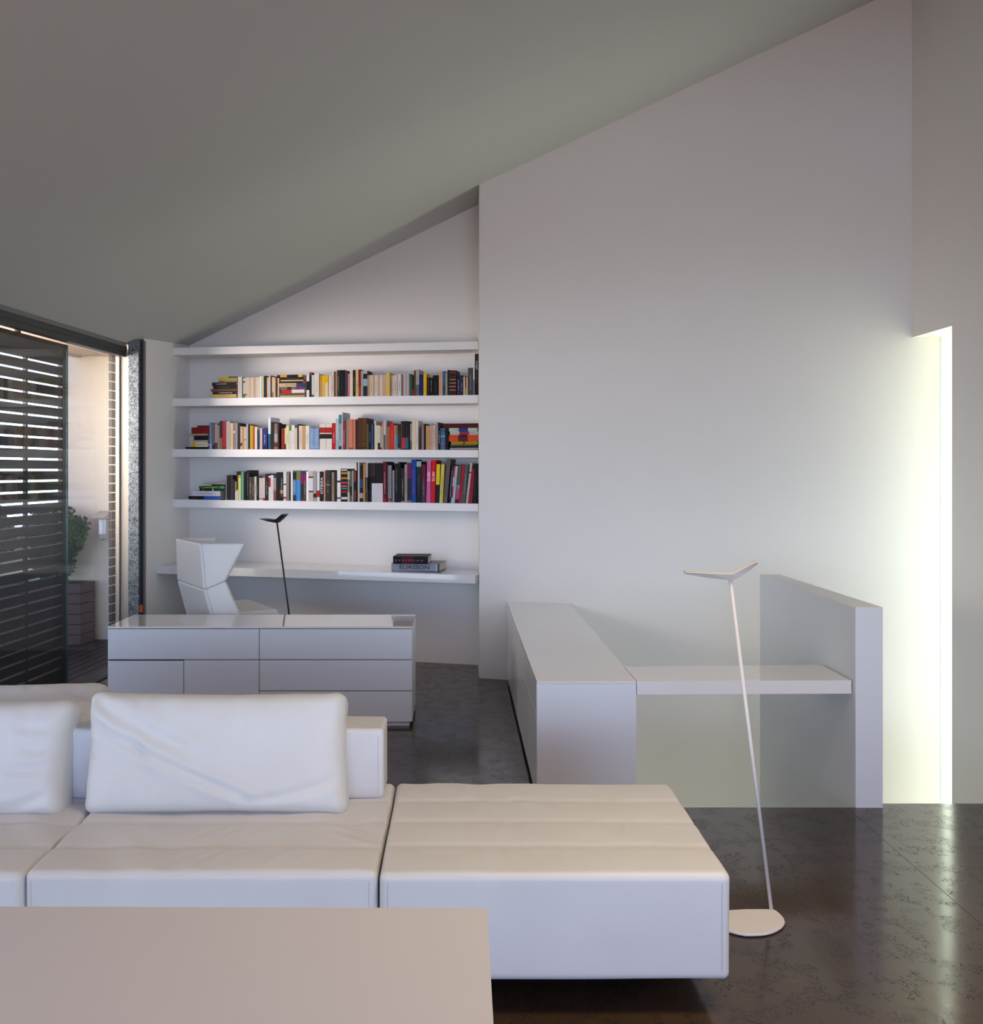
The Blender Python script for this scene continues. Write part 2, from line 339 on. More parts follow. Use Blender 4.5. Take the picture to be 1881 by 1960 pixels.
bm = bmesh.new(); box(bm, (xat(221, 7.33), 7.33, 0), (xat(228, 7.33), 7.40, 2.44)); box(bm, (xat(229.5, 7.33), 7.345, 0), (xat(244, 7.33), 7.40, 2.47)); box(bm, (xat(221,7.33), 7.385, 0), (xat(244, 7.33), 7.42, 2.5)); mobj('side_jamb', bm, CREAMAL, parent=w1)
bm = bmesh.new(); box(bm, (xat(245, 7.30), 7.30, 0), (xat(265.5, 7.30), 7.42, 2.56)); o = struct('trim_1', bm, GALV, bevel=0.003)
bm = bmesh.new(); box(bm, (xat(265.5, 7.33), 7.335, 0), (xat(273, 7.33), 7.45, 2.56)); struct('trim_2', bm, BLACKR)
bm = bmesh.new(); box(bm, (xat(273, 7.345), 7.345, 0), (xat(277, 7.345), 7.37, 2.56)); struct('trim_3', bm, mat('brown_bead', (0.25, 0.18, 0.17), 0.6, noise_amt=0.1))
Yd0 = (2.68+G*7)/((876-127)/F+G)
gd = empty('door_1', (wx(-2.68, 6.9), 6.9, 0)); gd['kind'] = 'structure'
bm = bmesh.new(); prism(bm, along(-2.684, -2.676, Yd0, 7.30), 0.01, 2.43); mobj('glass_pane', bm, GLASS, parent=gd)
gd2 = empty('door_2', (wx(-2.72, 5), 5, 0)); gd2['kind'] = 'structure'
s_e = -2.725; Yd = (-(s_e)+G*7)/( (876-128)/F + G)
bm = bmesh.new(); prism(bm, along(-2.729, -2.721, 2.6, Yd), 0.01, 2.43); mobj('glass_pane', bm, GLASS, parent=gd2)
bm = bmesh.new(); prism(bm, along(-2.732, -2.718, Yd, Yd+0.004), 0.01, 2.43); mobj('edge_strip', bm, mat('glass_edge', (0.10, 0.20, 0.19), 0.2, noise_amt=0.05), parent=gd2)

# ------------------------------------------------------------------ terrace outside
bm = bmesh.new(); s = -2.80
while s > -6.6:
    prism(bm, along(s-0.082, s, 2.0, 9.0), -0.04, -0.012); s -= 0.092
o = mobj('terrace_deck', bm, DECK); o['kind'] = 'structure'
bm = bmesh.new(); prism(bm, along(-6.8, -2.75, 1.8, 9.2), -0.2, -0.06); o = mobj('terrace_base', bm, SOIL); o['kind'] = 'structure'
bm = bmesh.new(); box(bm, (-3.62, 8.68, -0.2), (-2.2, 8.9, 2.66)); box(bm, (-6.5, 8.68, -0.2), (-3.62, 8.85, 1.02)); struct('wall_terrace', bm, EXTW)
bm = bmesh.new(); prism(bm, along(-3.65, -2.75, 1.0, 8.68), 2.60, 2.68); prism(bm, along(-3.68, -3.62, 1.0, 8.68), 2.59, 2.86); prism(bm, along(-2.8, -2.60, -1.75, 8.68), 2.537, 2.9); struct('soffit', bm, SOFF)
# slatted shutters
def shutter(name, s0, ya, yb, ztop, label):
    t = empty(name, (wx(s0, yb), (ya+yb)/2, -0.012), label, 'shutter')
    bm = bmesh.new(); z = 0.055
    while z < ztop-0.13:
        prism(bm, along(s0-0.022, s0, ya+0.07, yb-0.07), z, z+0.060); z += 0.0752
    mobj('slats', bm, BROWN, parent=t)
    bm = bmesh.new()
    prism(bm, along(s0-0.03, s0+0.004, yb-0.07, yb), 0.0, ztop); prism(bm, along(s0-0.03, s0+0.004, ya, ya+0.07), 0.0, ztop)
    prism(bm, along(s0-0.03, s0+0.004, ya, yb), ztop-0.11, ztop); prism(bm, along(s0-0.03, s0+0.004, ya, yb), 0.0, 0.05)
    mobj('frame', bm, BROWN, parent=t)
    for yy in [yb-0.53-0.5*i for i in range(int((yb-ya-0.2)/0.5))]:
        bm = bmesh.new(); prism(bm, along(s0-0.026, s0-0.004, yy-0.012, yy+0.012), 0.05, ztop-0.1); mobj('mullion', bm, BROWN, parent=t)
    bm = bmesh.new(); prism(bm, along(s0-0.02, s0-0.005, yb-0.65, yb-0.60), ztop, 2.6); mobj('hanger', bm, TRACK, parent=t)
    return t
Ysh = (2.85+G*7)/((876-128)/F+G)
shutter('slatted_shutter', -2.85, 5.72, Ysh, 2.465, 'dark brown horizontal slat shutter behind the glass door')
t = empty('slatted_shutter', (wx(-2.85, 7.8), 7.8, -0.012), 'short column of stacked dark slat ends seen beside the cream door jamb', 'shutter')
bm = bmesh.new(); z = 0.02
while z < 2.45: prism(bm, along(-2.872, -2.85, 7.60, 8.4), z, z+0.0645); z += 0.0752
mobj('slats', bm, BROWN, parent=t)
bm = bmesh.new(); prism(bm, along(-2.868, -2.855, 8.0, 8.05), 0.0, 2.6); mobj('frame', bm, BROWN, parent=t)

# planter with shrub
def planter(x0, x1, y0, y1, zt, label, bush):
    t = empty('wooden_planter', ((x0+x1)/2, (y0+y1)/2, -0.012), label, 'planter')
    nb = 6; hb = (zt+0.012)/nb
    for i in range(nb):
        bm = bmesh.new(); z = -0.012+i*hb; g = 0.05*0
        dx = -(y1-y0)*(-0.25)
        prism(bm, [(x0, y0), (x1, y0), (x1+dx*0.6, y1), (x0, y1)], z+0.006, z+hb); mobj('board', bm, PLANT_W, parent=t, bevel=0.002)
    bm = bmesh.new(); box(bm, (x0+0.03, y0+0.03, zt-0.03), (x1-0.03, y1-0.02, zt+0.004)); mobj('soil', bm, SOIL, parent=t)
    return t
def foliage(bm, c, rad, n, size, rnd):
    for i in range(n):
        while True:
            v = Vector((rnd.uniform(-1, 1), rnd.uniform(-1, 1), rnd.uniform(-1, 1)))
            if 0.15 < v.length < 1: break
        k = 0.8+0.35*noise.noise(v*2.2+Vector(c))
        p = Vector((c[0]+v.x*rad[0]*k, c[1]+v.y*rad[1]*k, c[2]+v.z*rad[2]*k))
        d = Vector((rnd.uniform(-1, 1), rnd.uniform(-1, 1), rnd.uniform(-.3, 1))).normalized(); u = d.orthogonal().normalized()*size*0.42
        L_ = size*rnd.uniform(.7, 1.2); q = [p, p+d*L_*.5+u, p+d*L_, p+d*L_*.5-u]
        bm.faces.new([bm.verts.new(x) for x in q])
planter(-4.65, -3.36, 8.38, 8.62, 0.536, 'dark reddish wooden plank planter box on the terrace deck', True)
rnd = random.Random(3)
sh = empty('potted_shrub', (-3.75, 8.5, 0.54), 'leafy green shrub growing in the wooden terrace planter beside the wall lamp', 'shrub')
bm = bmesh.new(); foliage(bm, (-3.60, 8.42, 1.0), (0.34, 0.17, 0.27), 5200, 0.036, rnd); foliage(bm, (-3.62, 8.42, 0.74), (0.24, 0.14, 0.22), 2200, 0.036, rnd); mobj('foliage', bm, LEAF, parent=sh)
bm = bmesh.new()
for i in range(7): tube(bm, (-3.72+rnd.uniform(-.05, .05), 8.47, 0.5), (-3.66+rnd.uniform(-.25, .25), 8.45+rnd.uniform(-.05, .05), 1.1), 0.007, 0.004, 6)
mobj('stem', bm, STEM, parent=sh)
hd = empty('hedge_shrub', (-4.35, 8.5, 0.54), 'bushy green hedge plant showing only through the gaps of the slatted shutter', 'shrub')
bm = bmesh.new(); foliage(bm, (-4.3, 8.45, 0.95), (0.42, 0.16, 0.34), 3000, 0.045, rnd); mobj('foliage', bm, LEAF, parent=hd)
bm = bmesh.new()
for i in range(6): tube(bm, (-4.3+rnd.uniform(-.05, .05), 8.47, 0.5), (-4.3+rnd.uniform(-.25, .25), 8.45, 1.1), 0.008, 0.004, 6)
mobj('stem', bm, STEM, parent=hd)
# bulkhead wall lamp
Yl = 8.55
wl = empty('wall_lamp', px(200, 1034, 8.66), 'pale hooded exterior wall lamp with cylindrical diffuser beside the shrub', 'lamp')
bm = bmesh.new(); A = [px(176, 991, Yl-0.14), px(201, 991, Yl-0.14), px(216, 979, Yl+0.12), px(190, 979, Yl+0.12)]
slab(bm, A, 0.012); mobj('hood', bm, CREAMAL, parent=wl, bevel=0.002)
p0 = px(204, 993, 8.6); p1 = px(204, 1033, 8.6)
bm = bmesh.new(); box(bm, (p0.x-0.02, 8.5, p1.z), (p0.x+0.035, 8.68, p0.z)); mobj('back_plate', bm, CREAMAL, parent=wl, bevel=0.02, seg=4)
bm = bmesh.new(); q0 = px(196, 994, 8.5); q1 = px(196, 1022, 8.5); tube(bm, q0, q1, 0.032, n=20); mobj('diffuser', bm, OPAL, parent=wl, smooth=False)
bm = bmesh.new(); q2 = px(197, 1031, 8.5); tube(bm, q1, q2, 0.033, 0.024, n=20); mobj('end_cap', bm, CREAMAL, parent=wl)

# ------------------------------------------------------------------ niche shelves and desk
FLx, FLy, FRx, FRy = -2.362, 7.797, 0.158, 7.25
SY = [(665.7, 679.9, 653.0, 668.6), (762.8, 777.4, 755.9, 771.8), (859.6, 874.7, 861.2, 875.9), (955.6, 970.9, 964.0, 979.0)]
def zz(y, Y): return H-(y-CY)*Y/F
names = ['uppermost bare white wall shelf above the books', 'long white wall shelf carrying the upper row of books', 'long white wall shelf carrying the middle row of books', 'long white wall shelf carrying the lowest row of books above the desk']
SH = []
for i, (a, b, c, d) in enumerate(SY):
    zt = (zz(a, FLy), zz(c, FRy)); zb = (zz(b, FLy), zz(d, FRy)); SH.append((zt, zb))
    bm = bmesh.new(); prism(bm, [(FLx, FLy), (FRx, FRy), (0.160, 7.484), (-2.302, 8.068)], [zb[0], zb[1], zb[1], zb[0]], [zt[0], zt[1], zt[1], zt[0]])
    tag(mobj('wall_shelf', bm, SHELFM, bevel=0.0015), names[i], 'shelf', 'white shelves in the niche')
bm = bmesh.new(); prism(bm, [(-2.416, 7.553), (0.127, 7.06), (0.158, 7.11), (0.160, 7.484), (-2.302, 8.068)], [.719, .697, .697, .697, .719], [.787, .762, .762, .762, .787])
tag(mobj('wall_desk', bm, LACQ, bevel=0.002), 'long glossy white desktop fixed into the niche under the shelves', 'desk')

# ------------------------------------------------------------------ books
UF = (Vector((FRx, FRy))-Vector((FLx, FLy))).normalized(); NB = Vector((-UF.y, UF.x))     # along the shelf, and into it
def shelf_pt(x, off):
    """X,Y where the sight line of column x meets the line 'off' metres behind the shelf front"""
    k = (x-CX)/F; P = Vector((FLx, FLy))+NB*off
    t = (k*P.y-P.x)/(UF.x-k*UF.y); return P+UF*t, t
def cname(h):
    r, g, b = [int(h[i:i+2], 16)/255 for i in (0, 2, 4)]; v = max(r, g, b); mn = min(r, g, b); s = 0 if v == 0 else (v-mn)/v
    if v < 0.2: return 'black'
    if s < 0.16:
        return 'charcoal' if v < .36 else 'grey' if v < .62 else 'pale grey' if v < .77 else 'white'
    if v == r: hu = 60*(((g-b)/(v-mn)) % 6)
    elif v == g: hu = 60*((b-r)/(v-mn)+2)
    else: hu = 60*((r-g)/(v-mn)+4)
    if hu < 14 or hu > 345: return ('maroon' if v < .5 else 'red') if s > .6 else ('dusky pink' if v > .6 else 'dark brown')
    if hu < 44:
        if s < .42: return 'cream' if v > .74 else 'beige' if v > .5 else 'dark brown'
        return 'dark brown' if v < .35 else 'brown' if v < .62 else 'tan' if s < .6 else 'orange'
    if hu < 68: return 'cream' if (s < .4 and v > .7) else 'olive' if v < .66 else 'pale yellow' if s < .6 else 'yellow'
    if hu < 165: return 'dark green' if v < .35 else 'green'
    if hu < 200: return 'teal'
    if hu < 250: return 'navy' if v < .45 else 'light blue' if s < .5 else 'blue'
    if hu < 300: return 'dark violet' if v < .5 else 'lilac'
    return 'purple' if v < .62 else 'pink'
def bmat(h): return mat('book_'+h, tuple(c**1.18*1.12 for c in hexc(h, 1.0)), 0.5, spec=0.2, noise_amt=0.06, noise_scale=30)
def textmesh(s, height, font_bold=True):
    cu = bpy.data.curves.new('t', 'FONT'); cu.body = s; cu.size = 1; cu.extrude = 0.0; cu.offset = 0.012
    o = bpy.data.objects.new('t', cu); COL.objects.link(o); bpy.context.view_layer.update()
    me = bpy.data.meshes.new_from_object(o.evaluated_get(bpy.context.evaluated_depsgraph_get()))
    bpy.data.objects.remove(o); xs = [v.co.x for v in me.vertices]; ys = [v.co.y for v in me.vertices]
    k = height/(max(ys)-min(ys)); cx_ = (max(xs)+min(xs))/2; cy_ = (max(ys)+min(ys))/2
    for v in me.vertices: v.co = Vector(((v.co.x-cx_)*k, (v.co.y-cy_)*k, 0))
    return me
def book(ori, w, h, d, color, bands, title, lean=0.0, flat=False, word=None, hard=False):
    """local frame: x along the spine's short side, z up the spine, +y into the shelf"""
    t = empty('book', (0, 0, 0)); cv = bmesh.new(); mats = [bmat(color)]
    ct = min(0.003, w*0.16); io = 0.003 if hard else 0.0
    box(cv, (-w/2, ct*1.02, 0), (-w/2+ct, d, h), 0); box(cv, (w/2-ct, ct*1.02, 0), (w/2, d, h), 0)
    segs = [(0, 1, 0)]
    if bands:
        segs = []; pos = 0
        for (a, b, hh) in sorted(bands):
            if a > pos: segs.append((pos, a, 0))
            mats.append(bmat(hh)); segs.append((a, b, len(mats)-1)); pos = b
        if pos < 1: segs.append((pos, 1, 0))
    for (a, b, mi) in segs: box(cv, (-w/2, 0, h*a), (w/2, ct, h*b), mi)
    if not flat and w > 0.02:                                   # gently rounded spine
        for v in cv.verts:
            if v.co.y < 1e-6: v.co.y -= 0.0
    me = bpy.data.meshes.new('cover'); bmesh.ops.recalc_face_normals(cv, faces=cv.faces[:]); cv.to_mesh(me); cv.free()
    for mm in mats: me.materials.append(mm)
    c = bpy.data.objects.new('cover', me); COL.objects.link(c); c.parent = t
    pg = bmesh.new(); box(pg, (-w/2+ct, ct, io), (w/2-ct, d-io-0.001, h-io-0.0005)); me = bpy.data.meshes.new('pages')
    bmesh.ops.recalc_face_normals(pg, faces=pg.faces[:]); pg.to_mesh(me); pg.free(); me.materials.append(PAPER)
    p = bpy.data.objects.new('pages', me); COL.objects.link(p); p.parent = t
    if title:
        tm = bmesh.new(); r = random.Random(int(w*1e6)+int(h*1e5))
        if word:
            me = textmesh(word[0], w*0.62)
            xs = [v.co.x for v in me.vertices]; L_ = max(xs)-min(xs); k = min(1.0, h*word[3]/L_)
            for v in me.vertices:
                a, b_ = v.co.x*word[3]*h/L_, v.co.y
                v.co = Vector((-b_*word[2], -0.0007, h*word[1]+a*(-1 if word[2] < 0 else 1)))
                if word[2] < 0: v.co = Vector((b_, -0.0007, h*word[1]-a))
            me.name = 'spine_lettering'
        else:
            z = h*r.uniform(.14, .3); end = h*r.uniform(.6, .88); tw = min(w*0.34, 0.006)
            while z < end:
                l = r.uniform(.0012, .0034); x = r.uniform(-.15, .15)*tw
                q = [(x-tw/2*r.uniform(.6, 1), -0.0006, z), (x+tw/2, -0.0006, z), (x+tw/2*r.uniform(.6, 1), -0.0006, z+l), (x-tw/2, -0.0006, z+l)]
                tm.faces.new([tm.verts.new(v) for v in q]); z += l+r.choice((.0012, .0012, .0045))
            me = bpy.data.meshes.new('spine_lettering'); tm.to_mesh(me)
        tm.free(); me.materials.clear(); me.materials.append(bmat(title))
        s = bpy.data.objects.new('spine_lettering', me); COL.objects.link(s); s.parent = c
    return t
ANG = math.atan2(UF.y, UF.x)
LBL = {}
def place_vert(row, x0, x1, yt, color, bands=None, title=None, lean=0, off=0.006, word=None, depth=None):
    P0, t0 = shelf_pt(x0, off); P1, t1 = shelf_pt(x1, off); w = max(0.004, (P1-P0).length*0.985); P = (P0+P1)/2
    zt, zb = SH[row]; u = (t0+t1)/2/ (Vector((FRx, FRy))-Vector((FLx, FLy))).length
    zb_ = zt[0]+(zt[1]-zt[0])*u; h = zz(yt, P.y)-zb_
    r = random.Random(int(x0*97+row)); d = depth or min(0.185, max(0.11, h*0.72+r.uniform(-.01, .01)))
    d = min(d, (0.262-0.055*u)-off-0.012)
    ob = book(None, w, h, d, color, bands, title, word=word, hard=w > 0.022 and r.random() < .6)
    ang = -lean; ob.rotation_euler = (0, 0, 0)
    M = Matrix.Translation((P.x, P.y, zb_+0.0006)) @ Matrix.Rotation(ANG, 4, 'Z') @ Matrix.Rotation(lean, 4, 'Y')
    if lean: M = Matrix.Translation((0, 0, abs(math.sin(lean))*w/2)) @ M
    ob.matrix_world = M; return ob, h, w
def place_flat(row, x0, x1, y0, y1, color, bands=None, title=None, off=0.006, base=None):
    P0, t0 = shelf_pt(x0, off); P1, t1 = shelf_pt(x1, off); L_ = (P1-P0).length; u = (t0+t1)/2/(Vector((FRx, FRy))-Vector((FLx, FLy))).length
    P = (P0+P1)/2; r = random.Random(int(x0*31+y0*7)); d = min((0.262-0.055*u)-off-0.015, max(.11, L_*.72+r.uniform(-.01, .01)))
    th = (y1-y0)*P.y/F
    ob = book(None, th*0.97, L_, d, color, bands, title, flat=True)
    # lay the spine along the shelf: local z -> along u, local x -> down
    z = base
    M = Matrix.Translation((P0.x, P0.y, z+th/2)) @ Matrix.Rotation(ANG, 4, 'Z') @ Matrix(((0, 0, 1, 0), (0, 1, 0, 0), (-1, 0, 0, 0), (0, 0, 0, 1)))
    ob.matrix_world = M; return ob, th
SN = {1: 'upper', 2: 'middle', 3: 'lowest'}
CREAMS = ['c9b4a0', 'd2c4b0', 'c4ae9a', 'd6cabb', 'c8b4a4']
# rows: each entry ('v', x0, x1, ytop, colour, bands, title, lean) or ('s', name, [(x0, x1, y0, y1, colour, bands, title) bottom to top]) in crop coordinates
ROWS = {1: [], 2: [], 3: []}
def crop(row, ox, oy, s, items):
    for it in items:
        if it[0] == 's':
            ROWS[row].append(('s', it[1], [(ox+a/s, ox+b/s, oy+c/s, oy+d/s)+tuple(rest) for (a, b, c, d, *rest) in it[2]]))
        else:
            x0, x1, yt, *rest = it; ROWS[row].append(('v', ox+x0/s, ox+x1/s, oy+yt/s)+tuple(rest))
crop(1, 400, 700, 14.469, [
 ('s', 'far left of upper shelf', [(90, 755, 795, 885, 'c9ad6a', None, 'a04030'), (100, 750, 710, 795, '0c0c0e', None, 'e0e0e0'), (50, 790, 640, 705, '7a4a22', None, None),
  (115, 765, 548, 640, '0a0a0c', None, '70685c'), (80, 750, 455, 548, '08080a', None, 'e8dcdc'), (265, 780, 405, 455, '8a5a20', [(0.3, 1, '9a7a40')], None), (270, 780, 372, 405, 'a89a6a', None, None), (270, 780, 332, 372, '8c9a4a', None, None), (300, 770, 303, 332, 'd8a013', [(0.5, 1, '1c1418')], None)]),
 (800, 910, 315, 'cfc3bd', None, '504840'), (912, 945, 330, '5c5a58'), (946, 998, 345, 'b8c0b0', [(0, .2, '3f7a4a'), (.75, .85, '3f7a4a')]), (1000, 1048, 342, 'c9b4a0', [(.12, .18, '7a3a30')]),
 (1050, 1105, 325, 'cdb9a6'), (1108, 1165, 325, 'c3ab97'), (1168, 1225, 330, 'cfc3ae'), (1228, 1285, 325, 'b9a28f'), (1288, 1340, 325, 'c9b8a6'), (1342, 1395, 322, 'd4c6b8'),
 (1400, 1455, 290, 'cfd8cc'), (1460, 1515, 278, 'c4b49a', [(.5, .54, 'e0c090')]), (1520, 1600, 282, '0f2c3c'), (1603, 1650, 325, 'd8b48a', [(0, .2, 'e0a11c'), (.85, 1, 'e0a11c')]), (1652, 1698, 300, 'c4c2c8'),
 (1702, 1740, 275, '4a3328'), (1742, 1788, 315, 'c8b0a0', [(0, .25, '8c7c74')]), (1790, 1832, 328, 'd0c39a'), (1836, 1880, 300, '8a5626')])
crop(1, 520, 700, 13.436, [
 (108, 133, 280, 'b98a4a'), (135, 152, 245, '2c2422', [(.7, .85, 'b02030')]), (154, 180, 320, 'e0cfc5'),
 ('s', 'left half of upper shelf', [(215, 840, 772, 803, 'd3b070', None, None), (195, 850, 705, 772, '6a5f55', None, '3c3430'), (250, 840, 620, 705, 'c8201e', [(.45, 1, 'dcd4d0')], None), (225, 835, 548, 620, '77706a', [(.28, .46, '2c2c30'), (.63, 1, '8a3a7a')], None),
  (190, 870, 450, 548, 'c9b48a', [(.65, 1, '1e4a6a')], '9a6a40'), (190, 880, 402, 450, '2a1c18', [(.88, 1, 'c01848')], None), (235, 805, 370, 402, 'd6bf8a', None, None), (240, 820, 298, 370, '15151a', None, '60646c'), (150, 780, 235, 298, '1a1a20', [(.1, .38, 'e09c18'), (.84, 1, 'e8b41c')], None)]),
 (895, 962, 215, 'e0dcd8', [(.3, .68, '100c0c')]), (966, 1022, 170, '1c1c20', [(.88, 1, 'b01c30')]), (1026, 1085, 240, 'c8d0c8', [(.0, .1, '60605c')]), (1090, 1215, 200, 'd8cec4', None, '9a8c80'),
 (1230, 1290, 255, 'b8902c', [(0, .65, 'b89468')]), (1292, 1370, 255, 'd8b060', [(.65, 1, 'e0b414')]), (1372, 1455, 255, 'dccc9c', [(.65, 1, 'e0b414')]), (1470, 1528, 250, 'e0cfcc'), (1532, 1598, 150, 'cfc6bc', None, '4c4440'), (1602, 1640, 150, '6a4a2a'), (1642, 1682, 160, 'b08a5a')])
crop(1, 640, 700, 12.54, [
 (58, 120, 108, '3a3c40', None, '909090'), (122, 248, 105, '101218', None, '404c60'), (252, 320, 125, '4a4438'), (322, 368, 190, 'c87a98'), (370, 438, 120, 'ddd0b8'), (440, 508, 105, '26221e', None, '8c8068'), (510, 573, 110, 'd8c080', None, '6a5a40'), (575, 632, 92, '8c1420', [(.05, .35, 'a84038')]),
 (635, 688, 125, 'a8a0a0'), (690, 788, 120, '2a3038', [(.88, 1, 'b8b4b0'), (.4, .68, '98b0b8')]), (790, 838, 225, 'a88f78'), (840, 938, 225, 'cdb79e', None, '9a8a78'), (940, 958, 230, 'a88468'), (960, 1038, 225, 'd4c8bc', None, '8c7c70'), (1040, 1088, 230, 'c0a48a'), (1090, 1148, 220, 'd6c6ba'), (1150, 1238, 225, 'c8a890'),
 (1242, 1273, 160, 'd6c67a'), (1275, 1328, 165, 'dcb860'), (1345, 1388, 240, 'a89078', None, '5c4c40'), (1390, 1438, 235, 'd0c4bc', None, '504844'), (1440, 1510, 235, 'cfc0b4', None, '504844'), (1520, 1600, 205, 'd6cac2', None, '4c4440'), (1612, 1648, 225, '8a6a5a'), (1650, 1718, 190, 'b8b0b0'), (1725, 1788, 190, 'bab2b0'), (1790, 1822, 200, '7a5a54')])
crop(1, 770, 670, 12.54, [
 (185, 232, 630, '0f6a58'), (235, 270, 610, '2a1c2c', [(0, .3, 'b01828')]), (275, 322, 490, '6a4a24'), (325, 400, 470, 'b0aaa8', [(0, .42, '6c7070')], '8c3c3c'), (410, 500, 588, '0b2c66'), (505, 580, 560, 'e0b01c'), (590, 655, 660, '1a1614', None, '7a6858'), (660, 725, 668, '181618', None, 'a0a0a0'),
 (730, 865, 608, '100e0e', None, '6a5c50'), (875, 965, 512, 'cf9f84'), (970, 1025, 510, '1474a0', [(.0, .4, '0c5c80')], '0c1c2c'), (1030, 1080, 545, 'a89c88'), (1082, 1128, 480, '1c2c1c'),
 (1130, 1205, 490, '4a1c14', [(.2, .22, 'd0c0b0'), (.34, .36, 'd0c0b0'), (.48, .50, 'd0c0b0'), (.62, .64, 'd0c0b0'), (.72, .73, 'a07050'), (.9, .92, 'a07050')]), (1207, 1290, 490, '501e16', [(.2, .22, 'd0c0b0'), (.34, .36, 'd0c0b0'), (.48, .50, 'd0c0b0'), (.62, .64, 'd0c0b0'), (.72, .73, 'a07050'), (.9, .92, 'a07050')]),
 (1310, 1383, 610, '2c2844', [(.1, .14, '585078'), (.4, .44, '585078'), (.7, .74, '585078')], 'b0a8c0'), (1385, 1460, 610, '2f2a46', [(.2, .24, '585078'), (.5, .54, '585078'), (.8, .84, '585078')], 'b0a8c0'), (1465, 1498, 640, 'd6cba8'), (1500, 1530, 660, '8a2018', [(0, .42, 'a0982c')]), (1532, 1566, 665, 'd0b8a4'),
 (1575, 1698, 430, '4f5550', None, 'a8a8a0'), (1700, 1732, 410, '8a8690', [(.55, 1, 'e0dad4')]), (1738, 1820, 90, '3a3436', [(0, .28, '241c22')], 'c8c4c0', 0, ('alfaro', .72, 1, .22))])
crop(2, 350, 790, 12.54, [
 ('s', 'far left of middle shelf', [(60, 600, 832, 876, '0e0c0e', None, None), (205, 600, 715, 832, 'd8ae22', [(.25, 1, 'dcd0b0')], '605020'), (240, 600, 668, 715, 'b8a8a8', None, None), (265, 600, 560, 668, '0c0c0e', None, '30302c'), (100, 590, 515, 560, 'a89e80', None, None), (205, 640, 360, 515, '8c1c20', None, '6a1418'), (340, 640, 315, 360, '7a3028', None, None)]),
 (605, 642, 455, '4a5a66', [(.2, .3, 'a8b0b4')]), (645, 698, 240, '8c9ab4', [(0, .2, 'b8b0c8')], None, -0.03), (702, 758, 255, '7a7078', [(0, .18, '1c2c6c')], None, -.02), (762, 828, 260, 'a89890', [(0, .25, '5c4038')]), (830, 878, 300, 'a08878'), (880, 943, 200, '1c1814', [(0, .4, '8a7460')]), (947, 1038, 195, 'a81c34', [(0, .1, '8c1830')]), (1040, 1130, 208, 'b8b0ac'), (1135, 1200, 250, 'e0c898', None, 'a08a60'),
 (1205, 1253, 230, '9a8498', [(.6, .68, 'd0c8d8')]), (1258, 1310, 240, 'a8988c'), (1315, 1375, 255, '181c1a'), (1378, 1420, 330, 'c8b0a0', [(.14, .28, '7c1c24')]), (1422, 1468, 335, 'b89468'), (1470, 1518, 340, 'c8b898', [(.4, .45, 'b06050')]), (1520, 1560, 270, 'b0acb4'), (1570, 1612, 285, '2a2220'), (1615, 1653, 305, 'c8b018'), (1656, 1688, 308, 'cf8c18'), (1690, 1723, 320, 'a84a1c'), (1726, 1780, 338, 'ddd3c4'), (1787, 1845, 412, '123c5c')])
crop(2, 490, 780, 12.54, [
 (92, 145, 505, 'd8b8ac'), (150, 265, 502, '24387c', [(0, .15, '101c4c')], 'd8d8e8'), (290, 350, 238, 'd8dcdc', [(0, .48, '2c6078')]), (355, 398, 345, '1c1c1c'), (400, 433, 350, '2e2a28'), (436, 515, 385, '8c6c68', [(.3, .6, 'a8a4a4'), (.1, .25, '6c3030')], 'c0b0b0'), (517, 558, 388, '2a2218'), (605, 680, 500, '8c281c'), (685, 716, 490, 'd8c4a8', [(0, .25, '3c2018')]), (719, 790, 440, 'ddcfa4', None, '9a8c60'),
 (797, 848, 460, 'd0d0cc', [(.82, 1, '5c8430')]), (850, 925, 425, 'ddd8d0', None, 'a8a098'), (930, 985, 490, 'd0c0a8'), (990, 1025, 400, '2a3436'), (1028, 1108, 440, 'd8c8bc', None, 'a86c60'), (1112, 1182, 440, 'c49c6c'), (1186, 1275, 440, 'ddd4c8', None, '90806c'), (1282, 1388, 500, '8aa0c0', [(.1, .14, 'a8b8cc')], 'c8c8b8'), (1391, 1508, 500, '8aa0c2', [(.1, .14, 'a8b8cc')], 'c8c8b8'),
 (1526, 1678, 408, 'd8d0c8', [(.43, .62, '241c1c'), (.66, .88, 'b02c1c')], None), (1681, 1818, 408, 'd9d2ca', [(.43, .62, '241c1c'), (.66, .88, 'b02c1c')], None)])
